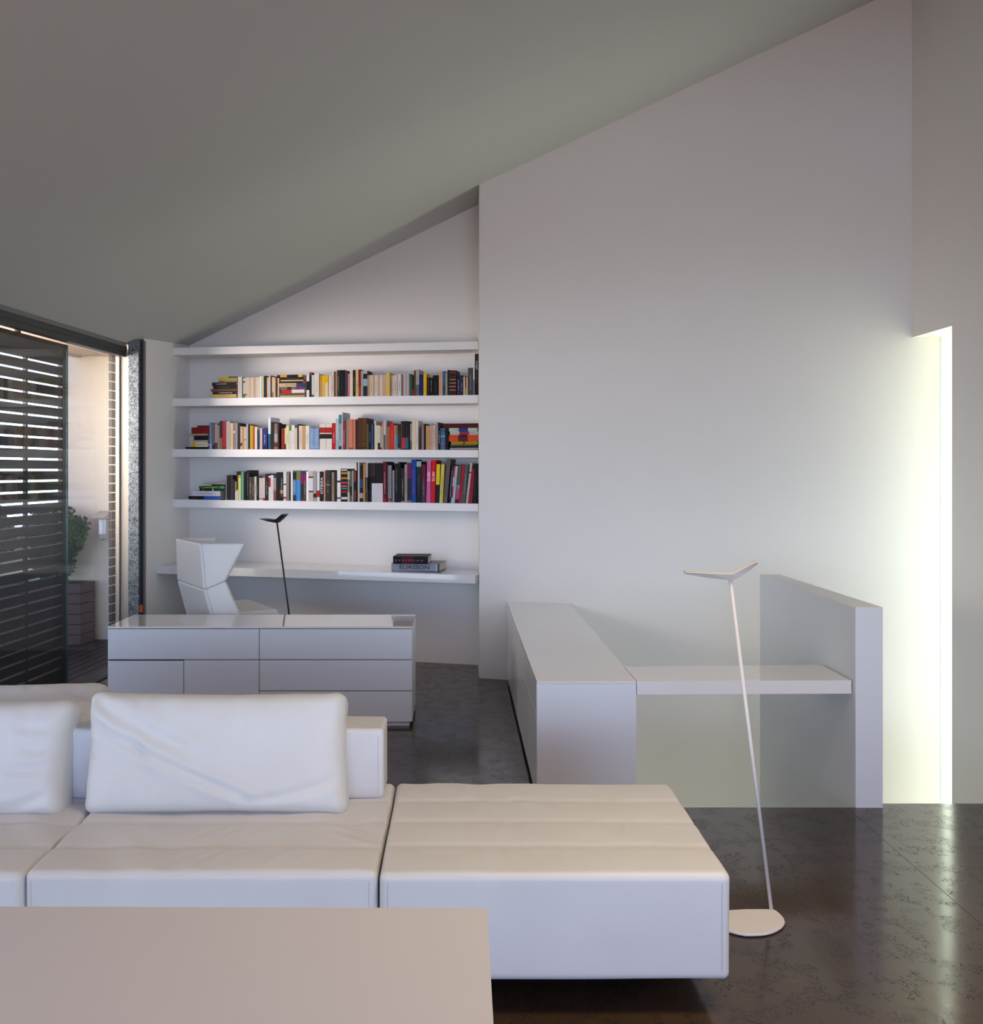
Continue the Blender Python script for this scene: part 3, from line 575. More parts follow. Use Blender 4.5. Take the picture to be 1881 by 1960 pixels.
crop(2, 630, 780, 12.54, [
 (68, 145, 375, 'c01020', None, 'f0d8d0'), (152, 225, 265, 'b8bcc0', [(.0, .3, '98b0b8')]), (228, 298, 175, '9ab0b4', [(.75, 1, '4c8894'), (0, .1, '404040')], '304850'), (301, 322, 115, 'c8ccc8'), (324, 378, 340, 'a82c54', None, 'd0a0b0'), (380, 411, 360, '5a5048'), (413, 463, 290, '9c8c80'), (466, 562, 285, 'cc8468', [(.0, .06, 'a05c40')]), (572, 630, 285, 'c88464'), (632, 680, 290, '3a0c10'),
 (682, 783, 255, '5c3818', [(.05, .08, '2c180c'), (.25, .27, '3c240c')]), (785, 898, 255, '66401c', [(.05, .08, '2c180c'), (.25, .27, '3c240c')]), (905, 938, 400, '6a6a3c'), (940, 1013, 385, '0c0e18', None, '98a0a8'), (1015, 1055, 400, '4a5c84'), (1085, 1118, 325, 'c8ccc0'), (1120, 1163, 430, 'd8cca8'), (1168, 1218, 430, 'd0ccb0', [(0, .28, '0c3020')]), (1225, 1263, 360, 'b8a89c', [(.85, 1, 'b01820'), (0, .08, 'b01820')]),
 (1265, 1305, 372, 'b0a090'), (1310, 1350, 305, 'c8c4c4', [(0, .5, '6c6470')]), (1352, 1383, 318, 'a08a88'), (1386, 1460, 460, '9c6c30'), (1464, 1550, 380, 'd0182c', None, 'e87880'), (1556, 1598, 430, '9c9080'), (1600, 1643, 430, '8a6c44', [(0, .6, '5c8cb0')]), (1646, 1706, 400, '2a2624', [(0, .07, '807868')], '807868'), (1715, 1743, 330, '6c5c4c')])
crop(2, 770, 780, 12.54, [
 (-25, 66, 328, '16181c', [(0.03, .42, 'c03a40')], '802028'), (68, 140, 328, '14161a', [(0.03, .42, '0c7080')], '802028'), (142, 183, 335, '121212'), (186, 225, 390, 'a8909c', [(0, .35, '506c60')]), (228, 313, 320, 'd8c8ac'), (316, 380, 320, 'd6cec0', None, '8c8478'), (440, 463, 480, '6a3a30'), (466, 514, 400, '8c8478', [(0, .8, '948690')]), (516, 556, 395, '1a1816'), (565, 645, 440, 'c89c5c', None, '9c7440'), (650, 718, 435, 'c4a494', None, '805c54'), (722, 800, 430, 'cfb4a8', None, '80605c'), (815, 848, 350, 'b8a898'),
 (851, 913, 370, '1a1a1c', None, 'b0b0b0'), (915, 1027, 500, '50708c', [(.25, .33, '9c6470'), (.6, .66, '88a8c0'), (.85, .9, '30506c')], None), (1032, 1082, 490, '0c0a0a'), (1084, 1105, 490, '0e0c0c'),
 ('s', 'right end of middle shelf', [(1140, 1820, 967, 1006, 'a89c9c', None, None), (1150, 1820, 918, 967, '0c0a10', None, None), (1150, 1770, 888, 918, '6c5c1c', None, None), (1165, 1800, 812, 888, 'a08a24', [(.46, .53, '605018')], None), (1115, 1820, 712, 812, 'd0541c', [(.32, .65, '6c1418')], None), (1120, 1820, 655, 712, 'c8561e', [(.32, .63, '4c1014')], None), (1140, 1820, 575, 655, 'b8bcb0', [(.34, .68, '9c1c58')], 'a06060'), (1120, 1800, 488, 575, 'b8c0b0', [(.34, .67, '14387c')], '607890'), (975, 1820, 380, 488, '5c0c10', None, None)])])
crop(3, 350, 890, 12.54, [
 ('s', 'far left of lowest shelf', [(135, 905, 750, 826, '0c1424', [(.12, .28, '4c2414'), (.48, 1, '3a66b0')], None), (220, 895, 625, 750, 'd0ccd4', None, '8c8888'), (400, 1000, 568, 625, '1c1a28', [(.1, .2, 'a02830'), (.5, .56, 'b0b8c0')], None), (385, 990, 507, 568, '2c7a1c', [(.85, 1, '3c9a70')], 'd8e8a0'), (690, 1020, 463, 507, '0c0e10', None, None), (490, 1020, 428, 463, 'a8a098', None, None)]),
 (1028, 1052, 245, '8e8c8c'), (1062, 1160, 345, '0a0a0c', [(0, .98, '0c100c')], None), (1162, 1188, 250, '5a4a48'), (1190, 1250, 350, '2c2034'), (1253, 1283, 400, 'a8a03c', [(0, .45, 'd8d4d0')]), (1285, 1322, 155, '2a2c30', [(0, .35, 'c8c8cc')]), (1326, 1390, 155, 'd8cc80', [(.87, 1, '14120c'), (.77, .87, 'd0a018')]), (1392, 1424, 160, '3c9a6c'), (1426, 1450, 165, '8cb4bc'), (1452, 1512, 160, '0c0c0c'),
 (1524, 1588, 130, '0c0c0e', None, '808080'), (1591, 1648, 290, '5a4c40', None, 'b0a090'), (1650, 1713, 285, '4a3c34', None, 'b0a898'), (1715, 1762, 280, 'c8c0b8', None, '302c2c'), (1764, 1806, 285, '2c3434', None, '90a0a0')])
crop(3, 490, 880, 12.54, [
 (20, 55, 430, '2c1c1c'), (72, 163, 435, 'cdb8b4', [(.06, .09, '605858')]), (166, 212, 385, 'c8c4c0', [(.92, 1, 'b83030'), (0, .1, 'b83030')]), (217, 298, 340, '2a241e', None, 'a8a090'), (301, 350, 385, 'd8d0c8', [(.55, .92, 'a02028')], None), (352, 415, 370, 'd8d4d4', None, 'a09898'), (420, 482, 440, 'a8908c', [(0, .45, '8c4c4c')]), (490, 573, 300, '0c1018'), (575, 648, 300, '101420', [(.25, .37, 'c8801c')], 'c8c8c0'),
 (655, 723, 285, 'd8d4d4', [(.54, .58, '20242c'), (.06, .14, 'b84c54')]), (727, 793, 285, '8c8074', None, 'a8a090'), (796, 830, 370, '1c1814'), (833, 880, 258, 'ddd8d0'), (882, 960, 300, '6a86a0', [(.74, 1, '14181c'), (0, .2, '303c48')], 'c0d0d8'), (966, 1065, 265, '4a94cc', [(.7, 1, '7c8448')]), (1072, 1133, 340, '3c302c', [(.64, 1, '8a2460'), (0, .05, '8a2460')]), (1136, 1203, 340, '5a5044', [(.64, 1, '8a2460'), (0, .05, '8a2460')], 'b0a890'),
 (1207, 1258, 283, 'f0ecea'), (1260, 1370, 283, 'c8b8ac', [(.78, .83, '5c1c18'), (.3, .35, '5c1c18'), (.35, .78, 'd8d0d4')]), (1375, 1447, 290, 'a8a4a0', [(.12, .26, '2c2c2c')]), (1460, 1525, 283, 'd8d4d4', [(.14, .36, 'b81c24')]), (1532, 1620, 285, '101418', None, 'e8e8e8', 0, ('OTEIZA', .53, 1, .56)), (1624, 1660, 275, 'd88c78'), (1664, 1780, 250, '3c3a36', [(.5, .56, '8c6c5c')], '98948c'), (1784, 1812, 270, '2c2018'), (1815, 1878, 300, '948872', None, '6c6050')])
crop(3, 630, 870, 12.54, [
 (140, 185, 390, '4a2820'), (190, 272, 340, 'dcdcd8', [(.58, .64, '24241c'), (.08, .13, '505050')]), (285, 435, 345, '14100f', [(.07, .14, 'd0c8c8'), (.94, .98, 'c8c4c4'), (.27, .33, 'a81c24'), (.38, .41, '4c98b8'), (.44, .50, 'c06020'), (.55, .6, 'c0508c'), (.69, .74, 'c88c1c'), (.84, .9, 'c88c20')]), (440, 490, 400, 'b8bca8', [(.3, .72, '60685c')], 'd0d4c0'), (492, 545, 400, '6c6050', [(.2, .5, '100c0c')]), (547, 580, 385, '9ca4a4'), (590, 640, 395, '14161c', [(.05, .38, '7c4020'), (.65, .98, '8c4a24')]),
 (657, 688, 190, '3c3634'), (691, 726, 195, 'c4bcb8'), (730, 810, 260, '10182c', [(.38, .62, '1c5080'), (.1, .24, 'a0a098')]), (816, 860, 225, 'c08838'), (868, 930, 205, '241c20', [(.63, 1, 'a8a09c'), (0, .32, '4c4448')], 'a0a0a0'), (1290, 1370, 170, '6c1428', [(0, .1, 'a01830'), (.45, .55, '8c1c38')], 'd8b0b8'), (1373, 1402, 180, '0c0a0a'), (1408, 1496, 260, '8c8488', [(.04, .1, '9c3038')], None), (1500, 1516, 250, '0a0a0a'), (1518, 1560, 380, '98989f'), (1568, 1655, 215, '16110f', None, '8c8478'), (1660, 1712, 180, '0c0a0a'), (1720, 1800, 330, '2c2a24', [(0, .04, '9c9480')], 'a8a498'), (1808, 1870, 240, 'a09890', None, '605850')])
crop(3, 770, 870, 12.54, [
 (115, 212, 205, '2c2c3c', [(.61, 1, '7c1c58'), (0, .06, '9c6074')]), (216, 325, 120, '1c4c98', None, 'c03878'), (337, 450, 165, '14343c', [(.87, 1, '98b0b4'), (0, .4, '141c24')], '8c5054'), (460, 558, 240, '6c1430', [(0, .48, '4c3c48')], 'a89ca0'),
 (572, 670, 140, 'c86ca0', None, 'f0d8e4', .018, ('ARTE', .62, -1, .23)), (680, 780, 135, 'cc1426', None, 'f4dcd8', .022, ('ARTE', .62, -1, .23)), (792, 878, 235, '141c34', [(.47, 1, 'dcc41c')], None, .03), (885, 965, 235, 'cfc06c', None, '908440', .05), (978, 1072, 110, '6c6254', None, '3c4484', .085), (1105, 1160, 245, '141a44', None, 'a8a8c0', .085), (1165, 1195, 270, 'a8303c', [(.45, .7, 'c8b8b4'), (0, .15, 'c0b8b4'), (.7, .95, 'c04c30')], None, .085),
 (1197, 1252, 275, 'b8b4b4', None, None, .09), (1262, 1345, 240, '5c5a58', [(0, .1, '2c2c54'), (.1, .38, 'a05c80'), (.38, .47, '808c98')], None, .09), (1350, 1405, 255, 'b4182c', None, '8c1020', .1), (1412, 1500, 240, '5c5e60', None, '989898', .1), (1520, 1573, 205, 'b8aca4', [(.75, .78, '302828')], None, .11), (1580, 1668, 345, '9c1c34', None, '701424', .105), (1680, 1755, 225, '100a0e', None, '5c5054', .05), (1758, 1800, 225, '0e0a0c', None, None, .03)])

LOG = []
for row in (1, 2, 3):
    items = ROWS[row]; flat = []
    verts = [it for it in items if it[0] == 'v']
    def desc(it): return cname(it[4])
    nord = 0
    for i, it in enumerate(items):
        if it[0] == 'v':
            _, x0, x1, yt, colr, *rest = it
            rest = list(rest)+[None]*(4-len(rest)) if len(rest) < 4 else list(rest)
            bands, title, lean, word = rest[0], rest[1], rest[2] or 0, rest[3]
            ob, h, w = place_vert(row, x0, x1, yt, colr, bands, title, lean, word=word)
            size = ('tall' if h > .27 else 'short' if h < .19 else '') ; th = 'thin' if w < .017 else 'thick' if w > .036 else ''
            adj = ' '.join(a for a in (size, th, desc(it)) if a) if not (word or bands) else ' '.join(a for a in (size or th, desc(it)) if a)
            if word: adj += ' lettered %s' % word[0]
            elif bands:
                bn = sorted(bands, key=lambda b: -(b[1]-b[0]))[0][2]
                if cname(bn) != desc(it): adj += ' and '+cname(bn)
            def nb(j):
                if j < 0: return 'no'
                if j >= len(items): return 'no'
                return 'stacked' if items[j][0] == 's' else desc(items[j])
            LOG.append((ob, 'v', row, adj, nb(i-1), nb(i+1), (x0+x1)/2))
        else:
            st = it[2]; xm = (min(a[0] for a in st)+max(a[1] for a in st))/2
            P, tt = shelf_pt(xm, .006); u = tt/(Vector((FRx, FRy))-Vector((FLx, FLy))).length; base = SH[row][0][0]+(SH[row][0][1]-SH[row][0][0])*u+0.001
            base += 0.0022
            for k, (x0, x1, ya, yb, colr, bands, title) in enumerate(st):
                ob, th = place_flat(row, x0, x1, ya, yb, colr, bands, title, base=base); base += th
                LOG.append((ob, 's', row, cname(colr)+((' and '+cname(bands[-1][2])) if bands and cname(bands[-1][2]) != cname(colr) else ''), k, len(st), it[1]))
ORD = ['bottom', 'second', 'third', 'fourth', 'fifth', 'sixth', 'seventh', 'eighth', 'ninth']
seen = {}
def numword(i):
    base = ['', 'first', 'second', 'third', 'fourth', 'fifth', 'sixth', 'seventh', 'eighth', 'ninth', 'tenth', 'eleventh', 'twelfth', 'thirteenth', 'fourteenth', 'fifteenth', 'sixteenth', 'seventeenth', 'eighteenth', 'nineteenth']
    return base[i]
pend = []
for L_ in LOG:
    if L_[1] == 'v':
        _, _, row, adj, a, b, xm = L_; lab = '%s book between %s and %s ones, %s shelf' % (adj, a, b, SN[row])
    else:
        _, _, row, adj, k, n, nm = L_
        pos = 'bottom' if k == 0 else 'top' if k == n-1 else ORD[k]+' up'
        lab = '%s book lying %s in flat stack, %s' % (adj, pos, nm)
    pend.append([L_[0], lab, L_])
cnt = {}
for p in pend: cnt.setdefault(p[1], []).append(p)
for lab, ps in cnt.items():
    if len(ps) > 1:
        for i, p in enumerate(ps):
            x = p[2][6]; part = 'far left' if x < 430 else 'left' if x < 540 else 'middle' if x < 690 else 'right' if x < 800 else 'far right'
            p[1] = lab.replace(' shelf', ' shelf '+part)
cnt = {}
for p in pend: cnt.setdefault(p[1], []).append(p)
for lab, ps in cnt.items():
    if len(ps) > 1:
        for i, p in enumerate(ps): p[1] = ('leftmost ' if i == 0 else 'rightmost ' if i == len(ps)-1 else numword(i+1)+' ')+lab
for ob, lab, L_ in pend:
    w_ = lab.split()
    ob['label'] = ' '.join(w_[:22]); ob['category'] = 'book'; ob['group'] = 'books on the %s niche shelf' % SN[L_[2]]
# two large dark art books and a card in front of them
for (x0, x1, colr, lb) in ((935, 1105, '3c2c30', 'wide dark plum book behind the small white card, lowest shelf'), (1110, 1280, '120c10', 'very wide black book behind the small white card, lowest shelf')):
    ob, h, w = place_vert(3, 630+x0/12.54, 630+x1/12.54, 870+205/12.54, colr, [(0, .3, '2c2428'), (.3, .66, '0c080a')], None, 0, off=0.02)
    ob['label'] = lb; ob['category'] = 'book'; ob['group'] = 'books on the lowest niche shelf'
P0, _ = shelf_pt(630+1020/12.54, 0.003); P1, _ = shelf_pt(630+1285/12.54, 0.003); zc0 = zz(961.4, P0.y); zc1 = zz(870+690/12.54, P0.y)
bm = bmesh.new(); prism(bm, [P0, P1, P1+NB*0.004, P0+NB*0.004], zc0+0.001, zc1)
tag(mobj('card', bm, mat('card_paper', (0.6, 0.56, 0.58), 0.7, noise_amt=0.02)), 'small blank pale card standing in front of dark books on lowest shelf', 'card')
# the two books on the desk
def desk_book(pa, pb, pc, z0, z1, colr, bands, word, label, group):
    """pa front-left, pb front-right, pc back-right pixel of the bottom edge"""
    A = onz(pa[0], pa[1], z0); B = onz(pb[0], pb[1], z0); L_ = (B-A).length; d = pc
    ob = book(None, z1-z0, L_, d, colr, bands, None, flat=True, hard=True)
    ang = math.atan2(B.y-A.y, B.x-A.x)
    ob.matrix_world = Matrix.Translation((A.x, A.y, (z0+z1)/2)) @ Matrix.Rotation(ang, 4, 'Z') @ Matrix(((0, 0, 1, 0), (0, 1, 0, 0), (-1, 0, 0, 0), (0, 0, 0, 1)))
    ob['label'] = label; ob['category'] = 'book'; ob['group'] = group
    me = textmesh(word[0], (z1-z0)*word[1]); xs = [v.co.x for v in me.vertices]; Lw = max(xs)-min(xs); kk = L_*word[3]/Lw
    for v in me.vertices: v.co = Vector((-v.co.y, -0.0008, L_*word[2]+v.co.x*kk))
    me.materials.clear(); me.materials.append(bmat(word[4])); s = bpy.data.objects.new('spine_lettering', me); COL.objects.link(s); s.parent = [q for q in ob.children if q.name.startswith('cover')][0]
    return ob
desk_book((749, 1092.0), (841, 1094.0), 0.26, 0.7695, 0.829, '9a9ca8', [(.93, .95, 'd0d0d0'), (.95, 1, '60646c')], ('ELIASSON', .55, .48, .62, '50505a'), 'thick grey hardback lettered ELIASSON at the bottom of the desk stack', 'books on the desk')
desk_book((752, 1079.2), (819, 1079.8), 0.24, 0.830, 0.888, '0c0608', [(.25, .6, '5c0c18')], ('v r t i l l i a n', .24, .45, .8, 'b08088'), 'thick black and dark red book on top of the ELIASSON book', 'books on the desk')

# ------------------------------------------------------------------ dresser
Yf = 5.69; Xl, Xr = -2.119, -0.276; zt = 0.6045; yb = 6.16
dr = empty('low_dresser', ((Xl+Xr)/2, 5.9, 0), 'long low glossy white dresser with drawers standing behind the sofa', 'dresser')
bm = bmesh.new(); box(bm, (Xl, Yf+0.018, 0.024), (Xr, yb, zt-0.012)); mobj('body', bm, LACQM, parent=dr, bevel=0.001)
bm = bmesh.new(); box(bm, (Xl, Yf-0.001, zt-0.012), (Xr, yb, zt)); mobj('top_panel', bm, LACQ, parent=dr, bevel=0.0012)
bm = bmesh.new(); box(bm, (Xl+0.02, Yf+0.02, 0), (Xr-0.018, yb-0.02, 0.024)); mobj('plinth', bm, LACQM, parent=dr)
bm = bmesh.new(); box(bm, (Xl+0.004, Yf+0.012, 0.03), (Xr-0.004, Yf+0.0182, zt-0.014)); mobj('shadow_gap', bm, DARKGAP, parent=dr)
Xm = xat(496, Yf); Xd = xat(351.5, Yf); r0 = zt-0.0135; hr = (r0-0.026)/3
def front(name, a, b, z0, z1, yo=0.0):
    bm = bmesh.new(); box(bm, (a+0.002, Yf+yo, z0+0.0025), (b-0.002, Yf+0.016+yo, z1-0.0025)); mobj(name, bm, LACQM, parent=dr, bevel=0.001)
for i in range(3): front('drawer', Xm, Xr, r0-hr*(i+1), r0-hr*i)
front('drawer', Xl, Xm, r0-hr, r0); front('door', Xl, Xd, 0.026, r0-hr-0.004); front('door', Xd, Xm, 0.026, r0-hr)

# ------------------------------------------------------------------ wing chair
ch = empty('wing_chair', (-1.6, 6.6, 0), 'white leather high-backed wing armchair between the dresser and the desk', 'chair')
N0 = px(388, 1040, 6.29); N1 = px(396, 1127.5, 6.29); N3 = px(437, 1275, 6.29)
F0 = px(342, 1030, 6.80); F1 = px(344.5, 1110, 6.80); F3 = px(382, 1247, 6.80)
W0 = px(470, 1040, 6.26); W1 = px(432, 1112, 6.28); W2 = px(459, 1176, 6.28); W3 = px(482, 1275, 6.28)
V0 = px(415, 1028.5, 6.85); V1 = px(388, 1100, 6.84); V2 = px(410, 1150, 6.84); V3 = px(430, 1247, 6.84)
def panel(name, pts, t=0.045, b=0.014):
    bm = bmesh.new(); slab(bm, pts, t); mobj(name, bm, CHAIRL, parent=ch, bevel=b, seg=3, smooth=False)
bm = bmesh.new(); slab(bm, [N0, F0, F1, N1], 0.045); slab(bm, [N1, F1, F3, N3], 0.045); mobj('backrest', bm, CHAIRL, parent=ch, bevel=0.012, seg=3)
bm = bmesh.new(); slab(bm, [N0, W0, W1, N1], 0.04); slab(bm, [N1, W1, W2, W3, N3], 0.04); mobj('wing', bm, CHAIRL, parent=ch, bevel=0.012, seg=3)
bm = bmesh.new(); slab(bm, [F0, V0, V1, F1], 0.04); slab(bm, [F1, V1, V2, V3, F3], 0.04); mobj('wing', bm, CHAIRL, parent=ch, bevel=0.012, seg=3)
fd = Vector((0.88, 0.40)); nn = Vector((N3.x, N3.y)); ff = Vector((F3.x, F3.y))
bm = bmesh.new(); prism(bm, [nn+fd*0.02, nn+fd*0.36, ff+fd*0.38, ff+fd*0.02], [0.27]*4, [0.595, 0.60, 0.60, 0.595]); mobj('seat', bm, CHAIRL, parent=ch, bevel=0.03, seg=4)
c = (nn+ff)/2+fd*0.25
bm = bmesh.new(); tube(bm, (c.x, c.y, 0.03), (c.x, c.y, 0.27), 0.03); tube(bm, (c.x, c.y, 0.0), (c.x, c.y, 0.03), 0.25, 0.20, 32); mobj('pedestal', bm, LAMPW, parent=ch)

# ------------------------------------------------------------------ lamps
def lamp(label, base_c, top, basepts, headdir, M, pole_foot, flip=1):
    t = empty('floor_lamp', base_c, label, 'lamp')
    bm = bmesh.new(); prism(bm, basepts, 0.003, 0.012); mobj('base', bm, M, parent=t, bevel=0.003)
    bm = bmesh.new(); tube(bm, pole_foot, top, 0.0064, 0.0062, 16); mobj('pole', bm, M, parent=t, smooth=True)
    u = Vector(headdir).normalized(); w = Vector((-u.y, u.x, 0))
    # spine stations: (along, bottom z, top z, half depth)
    st = [(-0.158, 0.017, 0.0255, 0.034), (-0.08, 0.004, 0.0235, 0.036), (0.0, -0.003, 0.0215, 0.030), (0.018, 0.0, 0.029, 0.026), (0.06, 0.028, 0.053, 0.03), (0.089, 0.053, 0.066, 0.034)]
    bm = bmesh.new(); R = []
    for (a, z0, z1, hd_) in st:
        b_ = top+u*a
        R.append([bm.verts.new(b_+w*hd_*0.45+Vector((0, 0, z0))), bm.verts.new(b_+w*hd_+Vector((0, 0, z1-0.002))), bm.verts.new(b_+w*hd_*0.96+Vector((0, 0, z1))),
                  bm.verts.new(b_+Vector((0, 0, z1-0.0055 if -0.1 < a < 0.07 else z1))), bm.verts.new(b_-w*hd_*0.96+Vector((0, 0, z1))), bm.verts.new(b_-w*hd_+Vector((0, 0, z1-0.002))), bm.verts.new(b_-w*hd_*0.45+Vector((0, 0, z0)))])
    for p, q in zip(R, R[1:]):
        for i in range(7): bm.faces.new((p[i], p[(i+1) % 7], q[(i+1) % 7], q[i]))
    bm.faces.new(R[0]); bm.faces.new(R[-1][::-1]); mobj('lamp_head', bm, M, parent=t, bevel=0.001)
    return t
bp = [(205, 980), (140, 960), (95, 930), (85, 905), (100, 875), (140, 850), (200, 838), (300, 833), (400, 832), (487, 833), (510, 846), (535, 868), (556, 892), (563, 915), (556, 935), (540, 953), (512, 970), (480, 984), (440, 994), (400, 999), (350, 1001), (300, 1001), (250, 992)]
pts = [onz(1340+a/3.477, 1500+b/3.477, 0.012) for a, b in bp]; pts = [(p.x, p.y) for p in pts]
foot = onz(1476, 1741, 0.012); topw = px(1397.5, 1108, 3.30)
lw_ = lamp('slender leaning white floor lamp with bent wing head beside the leather ottoman', Vector((1.03, 3.22, 0)), topw, pts, (1, -0.12, 0), LAMPW, foot)
bm = bmesh.new(); k = onz(1476, 1784, 0.004); box(bm, (k.x-0.006, k.y-0.006, 0.0005), (k.x+0.006, k.y+0.01, 0.006)); mobj('switch', bm, BLACKR, parent=lw_)
Yb_ = 6.95; topb = px(530, 1000, Yb_)
foot2 = Vector((xat(569.5, Yb_), Yb_, 0.012))
pts = [(foot2.x-0.1+0.12*math.cos(a), foot2.y+0.10*math.sin(a)) for a in [2*math.pi*i/28 for i in range(28)]]
lamp('thin black floor lamp with bent wing head in front of the desk', Vector((foot2.x-0.08, Yb_, 0)), topb, pts, (0.80, -0.6, 0), LAMPB, foot2)

# ------------------------------------------------------------------ long cabinet against the wall, and the desk leaf
Yc = 4.33; X0, X1 = 0.363, 0.822; ZT = 0.578
cb = empty('long_cabinet', (0.6, 5.6, 0), 'long white lacquered cabinet running from the wall towards the ottoman', 'cabinet')
bm = bmesh.new(); prism(bm, [(X0+0.018, Yc+0.004), (X1, Yc+0.004), (X1, bigY(X1)-0.003), (X0+0.018, bigY(X0)-0.003)], 0.03, ZT-0.0125); mobj('body', bm, LACQM, parent=cb)
bm = bmesh.new(); prism(bm, [(X0, Yc), (X1, Yc), (X1, bigY(X1)-0.002), (X0, bigY(X0)-0.002)], ZT-0.012, ZT); mobj('top_panel', bm, LACQ, parent=cb, bevel=0.001)
bm = bmesh.new(); box(bm, (X0+0.001, Yc, 0.0), (X1-0.001, Yc+0.018, ZT-0.0125)); mobj('end_panel', bm, LACQM, parent=cb, bevel=0.001)
bm = bmesh.new(); box(bm, (X0+0.03, Yc+0.02, 0), (X1-0.02, 6.7, 0.03)); mobj('plinth', bm, DARKGAP, parent=cb)
bm = bmesh.new(); box(bm, (X0+0.012, Yc+0.019, 0.03), (X0+0.0185, 6.92, ZT-0.014)); mobj('shadow_gap', bm, DARKGAP, parent=cb)
SIDE = mat('side_lacquer', (0.76, 0.75, 0.75), 0.2, coat=0.2, noise_amt=0.01)
def sfront(name, a, b, z0, z1):
    bm = bmesh.new(); box(bm, (X0, a+0.002, z0+0.002), (X0+0.011, b-0.002, z1-0.002)); mobj(name, bm, SIDE, parent=cb, bevel=0.001)
sfront('drawer', 4.35, 5.22, 0.42, 0.562); sfront('door', 4.35, 4.75, 0.03, 0.42); sfront('door', 4.75, 5.22, 0.03, 0.42)
sfront('door', 5.22, 5.65, 0.03, 0.562); sfront('door', 5.65, 6.14, 0.03, 0.42); sfront('drawer', 5.65, 6.14, 0.42, 0.562); sfront('door', 6.14, 6.53, 0.03, 0.562); sfront('door', 6.53, 6.94, 0.03, 0.562)
bm = bmesh.new(); prism(bm, [(0.8245, 4.331), (1.8205, 4.350), (1.8190, 4.70), (0.8245, 4.655)], ZT-0.062, ZT)
tag(mobj('desk_leaf', bm, LACQ, bevel=0.001), 'thin white worktop bridging the long cabinet and the low parapet wall', 'worktop')

# ------------------------------------------------------------------ seating island
def seat_module(t, name, x0, x1, y0, y1, seams, z0, z1, seed, amp=0.003, wr=()):
    cx_, cy_ = (x0+x1)/2, (y0+y1)/2; sz = (x1-x0, y1-y0, z1-z0); cz = (z0+z1)/2
    def disp(q, n):
        X, Y, Z = q.x+cx_, q.y+cy_, q.z+cz; o = Vector((0, 0, 0))
        if n.z > 0.3 or (n.z >= 0 and q.z > sz[2]/2-0.03):
            for s_ in seams:
                dd = (Y-s_)/0.010; o.z -= 0.007*math.exp(-dd*dd)*max(0, n.z)
                if Y < s_: o.z -= 0
            ss = [y0]+sorted(seams)+[y1]
            for a_, b_ in zip(ss, ss[1:]):
                if a_ <= Y <= b_: u = (Y-a_)/(b_-a_); o.z += 0.006*math.sin(math.pi*min(1, max(0, u)))**0.6*max(0, n.z)-0.003*max(0, n.z)
        P = Vector((X*2.2+seed, Y*2.2, Z*2.2)); o += n*amp*noise.noise(P)*1.2
        P = Vector((X*9+seed+Y*6, Y*3.5-X*2, Z*3)); m_ = noise.noise(Vector((X*2.3+seed, Y*2.5, 3)))
        o += n*amp*2.4*max(0, m_+0.2)*noise.noise(P)*(1.6 if n.z > .5 else .25)
        if n.z > 0.5:
            for (ax, ay, bx, by, dp) in wr:
                A = Vector((ax, ay)); AB = Vector((bx, by))-A; tt = max(0, min(1, (Vector((X, Y))-A).dot(AB)/AB.length_squared)); D = Vector((X, Y))-A-AB*tt
                sd_ = AB.x*D.y-AB.y*D.x; dd = D.length*(1 if sd_ > 0 else -1); o.z += dp*(math.exp(-(dd/0.011)**2)-0.8*math.exp(-((dd-0.02)/0.012)**2))*math.sin(math.pi*tt)**0.6 if 0 < tt < 1 else 0
        return o
    bm = bmesh.new(); softbox(bm, sz, 0.022, 0.010, disp); bmesh.ops.translate(bm, vec=(cx_, cy_, cz), verts=bm.verts[:])
    return mobj(name, bm, LEATH, parent=t, smooth=True)
def stitches(t, p, q, n, dirv):
    bm = bmesh.new(); p = Vector(p); q = Vector(q); d = (q-p)/n
    for i in range(n):
        a = p+d*i; b = a+d*0.55; w_ = Vector(dirv)*0.0009
        f = [a-w_, a+w_, b+w_, b-w_]; bm.faces.new([bm.verts.new(x) for x in f])
    mobj('stitching', bm, STITCH, parent=t)
ot = empty('ottoman', (0.27, 3.04, 0), 'wide off-white leather ottoman with four padded strips right of the sofa', 'ottoman')
seat_module(ot, 'seat_cushion', -0.2215, 0.772, 2.652, 3.43, [2.852, 3.05, 3.239], 0.105, 0.412, 3.1, 0.003, [(x_, 2.70, x_-0.03, 2.83, 0.0035) for x_ in (.10, .17, .24, .33, .40)]+[(x_, 2.89, x_+0.02, 3.03, .0028) for x_ in (.12, .2, .52)]+[(.02, 3.27, .03, 3.4, .003), (.10, 3.27, .10, 3.38, .002)])
bm = bmesh.new(); box(bm, (-0.10, 3.02, 0.0), (0.62, 3.34, 0.11)); mobj('base', bm, BLACKR, parent=ot)
stitches(ot, (0.745, 2.6505, 0.14), (0.745, 2.6505, 0.385), 60, (1, 0, 0)); stitches(ot, (-0.198, 2.6505, 0.14), (-0.198, 2.6505, 0.385), 60, (1, 0, 0))
so = empty('sofa', (-0.74, 3.05, 0), 'off-white leather sofa seat with low backrest in the middle, beside the ottoman', 'sofa', None)
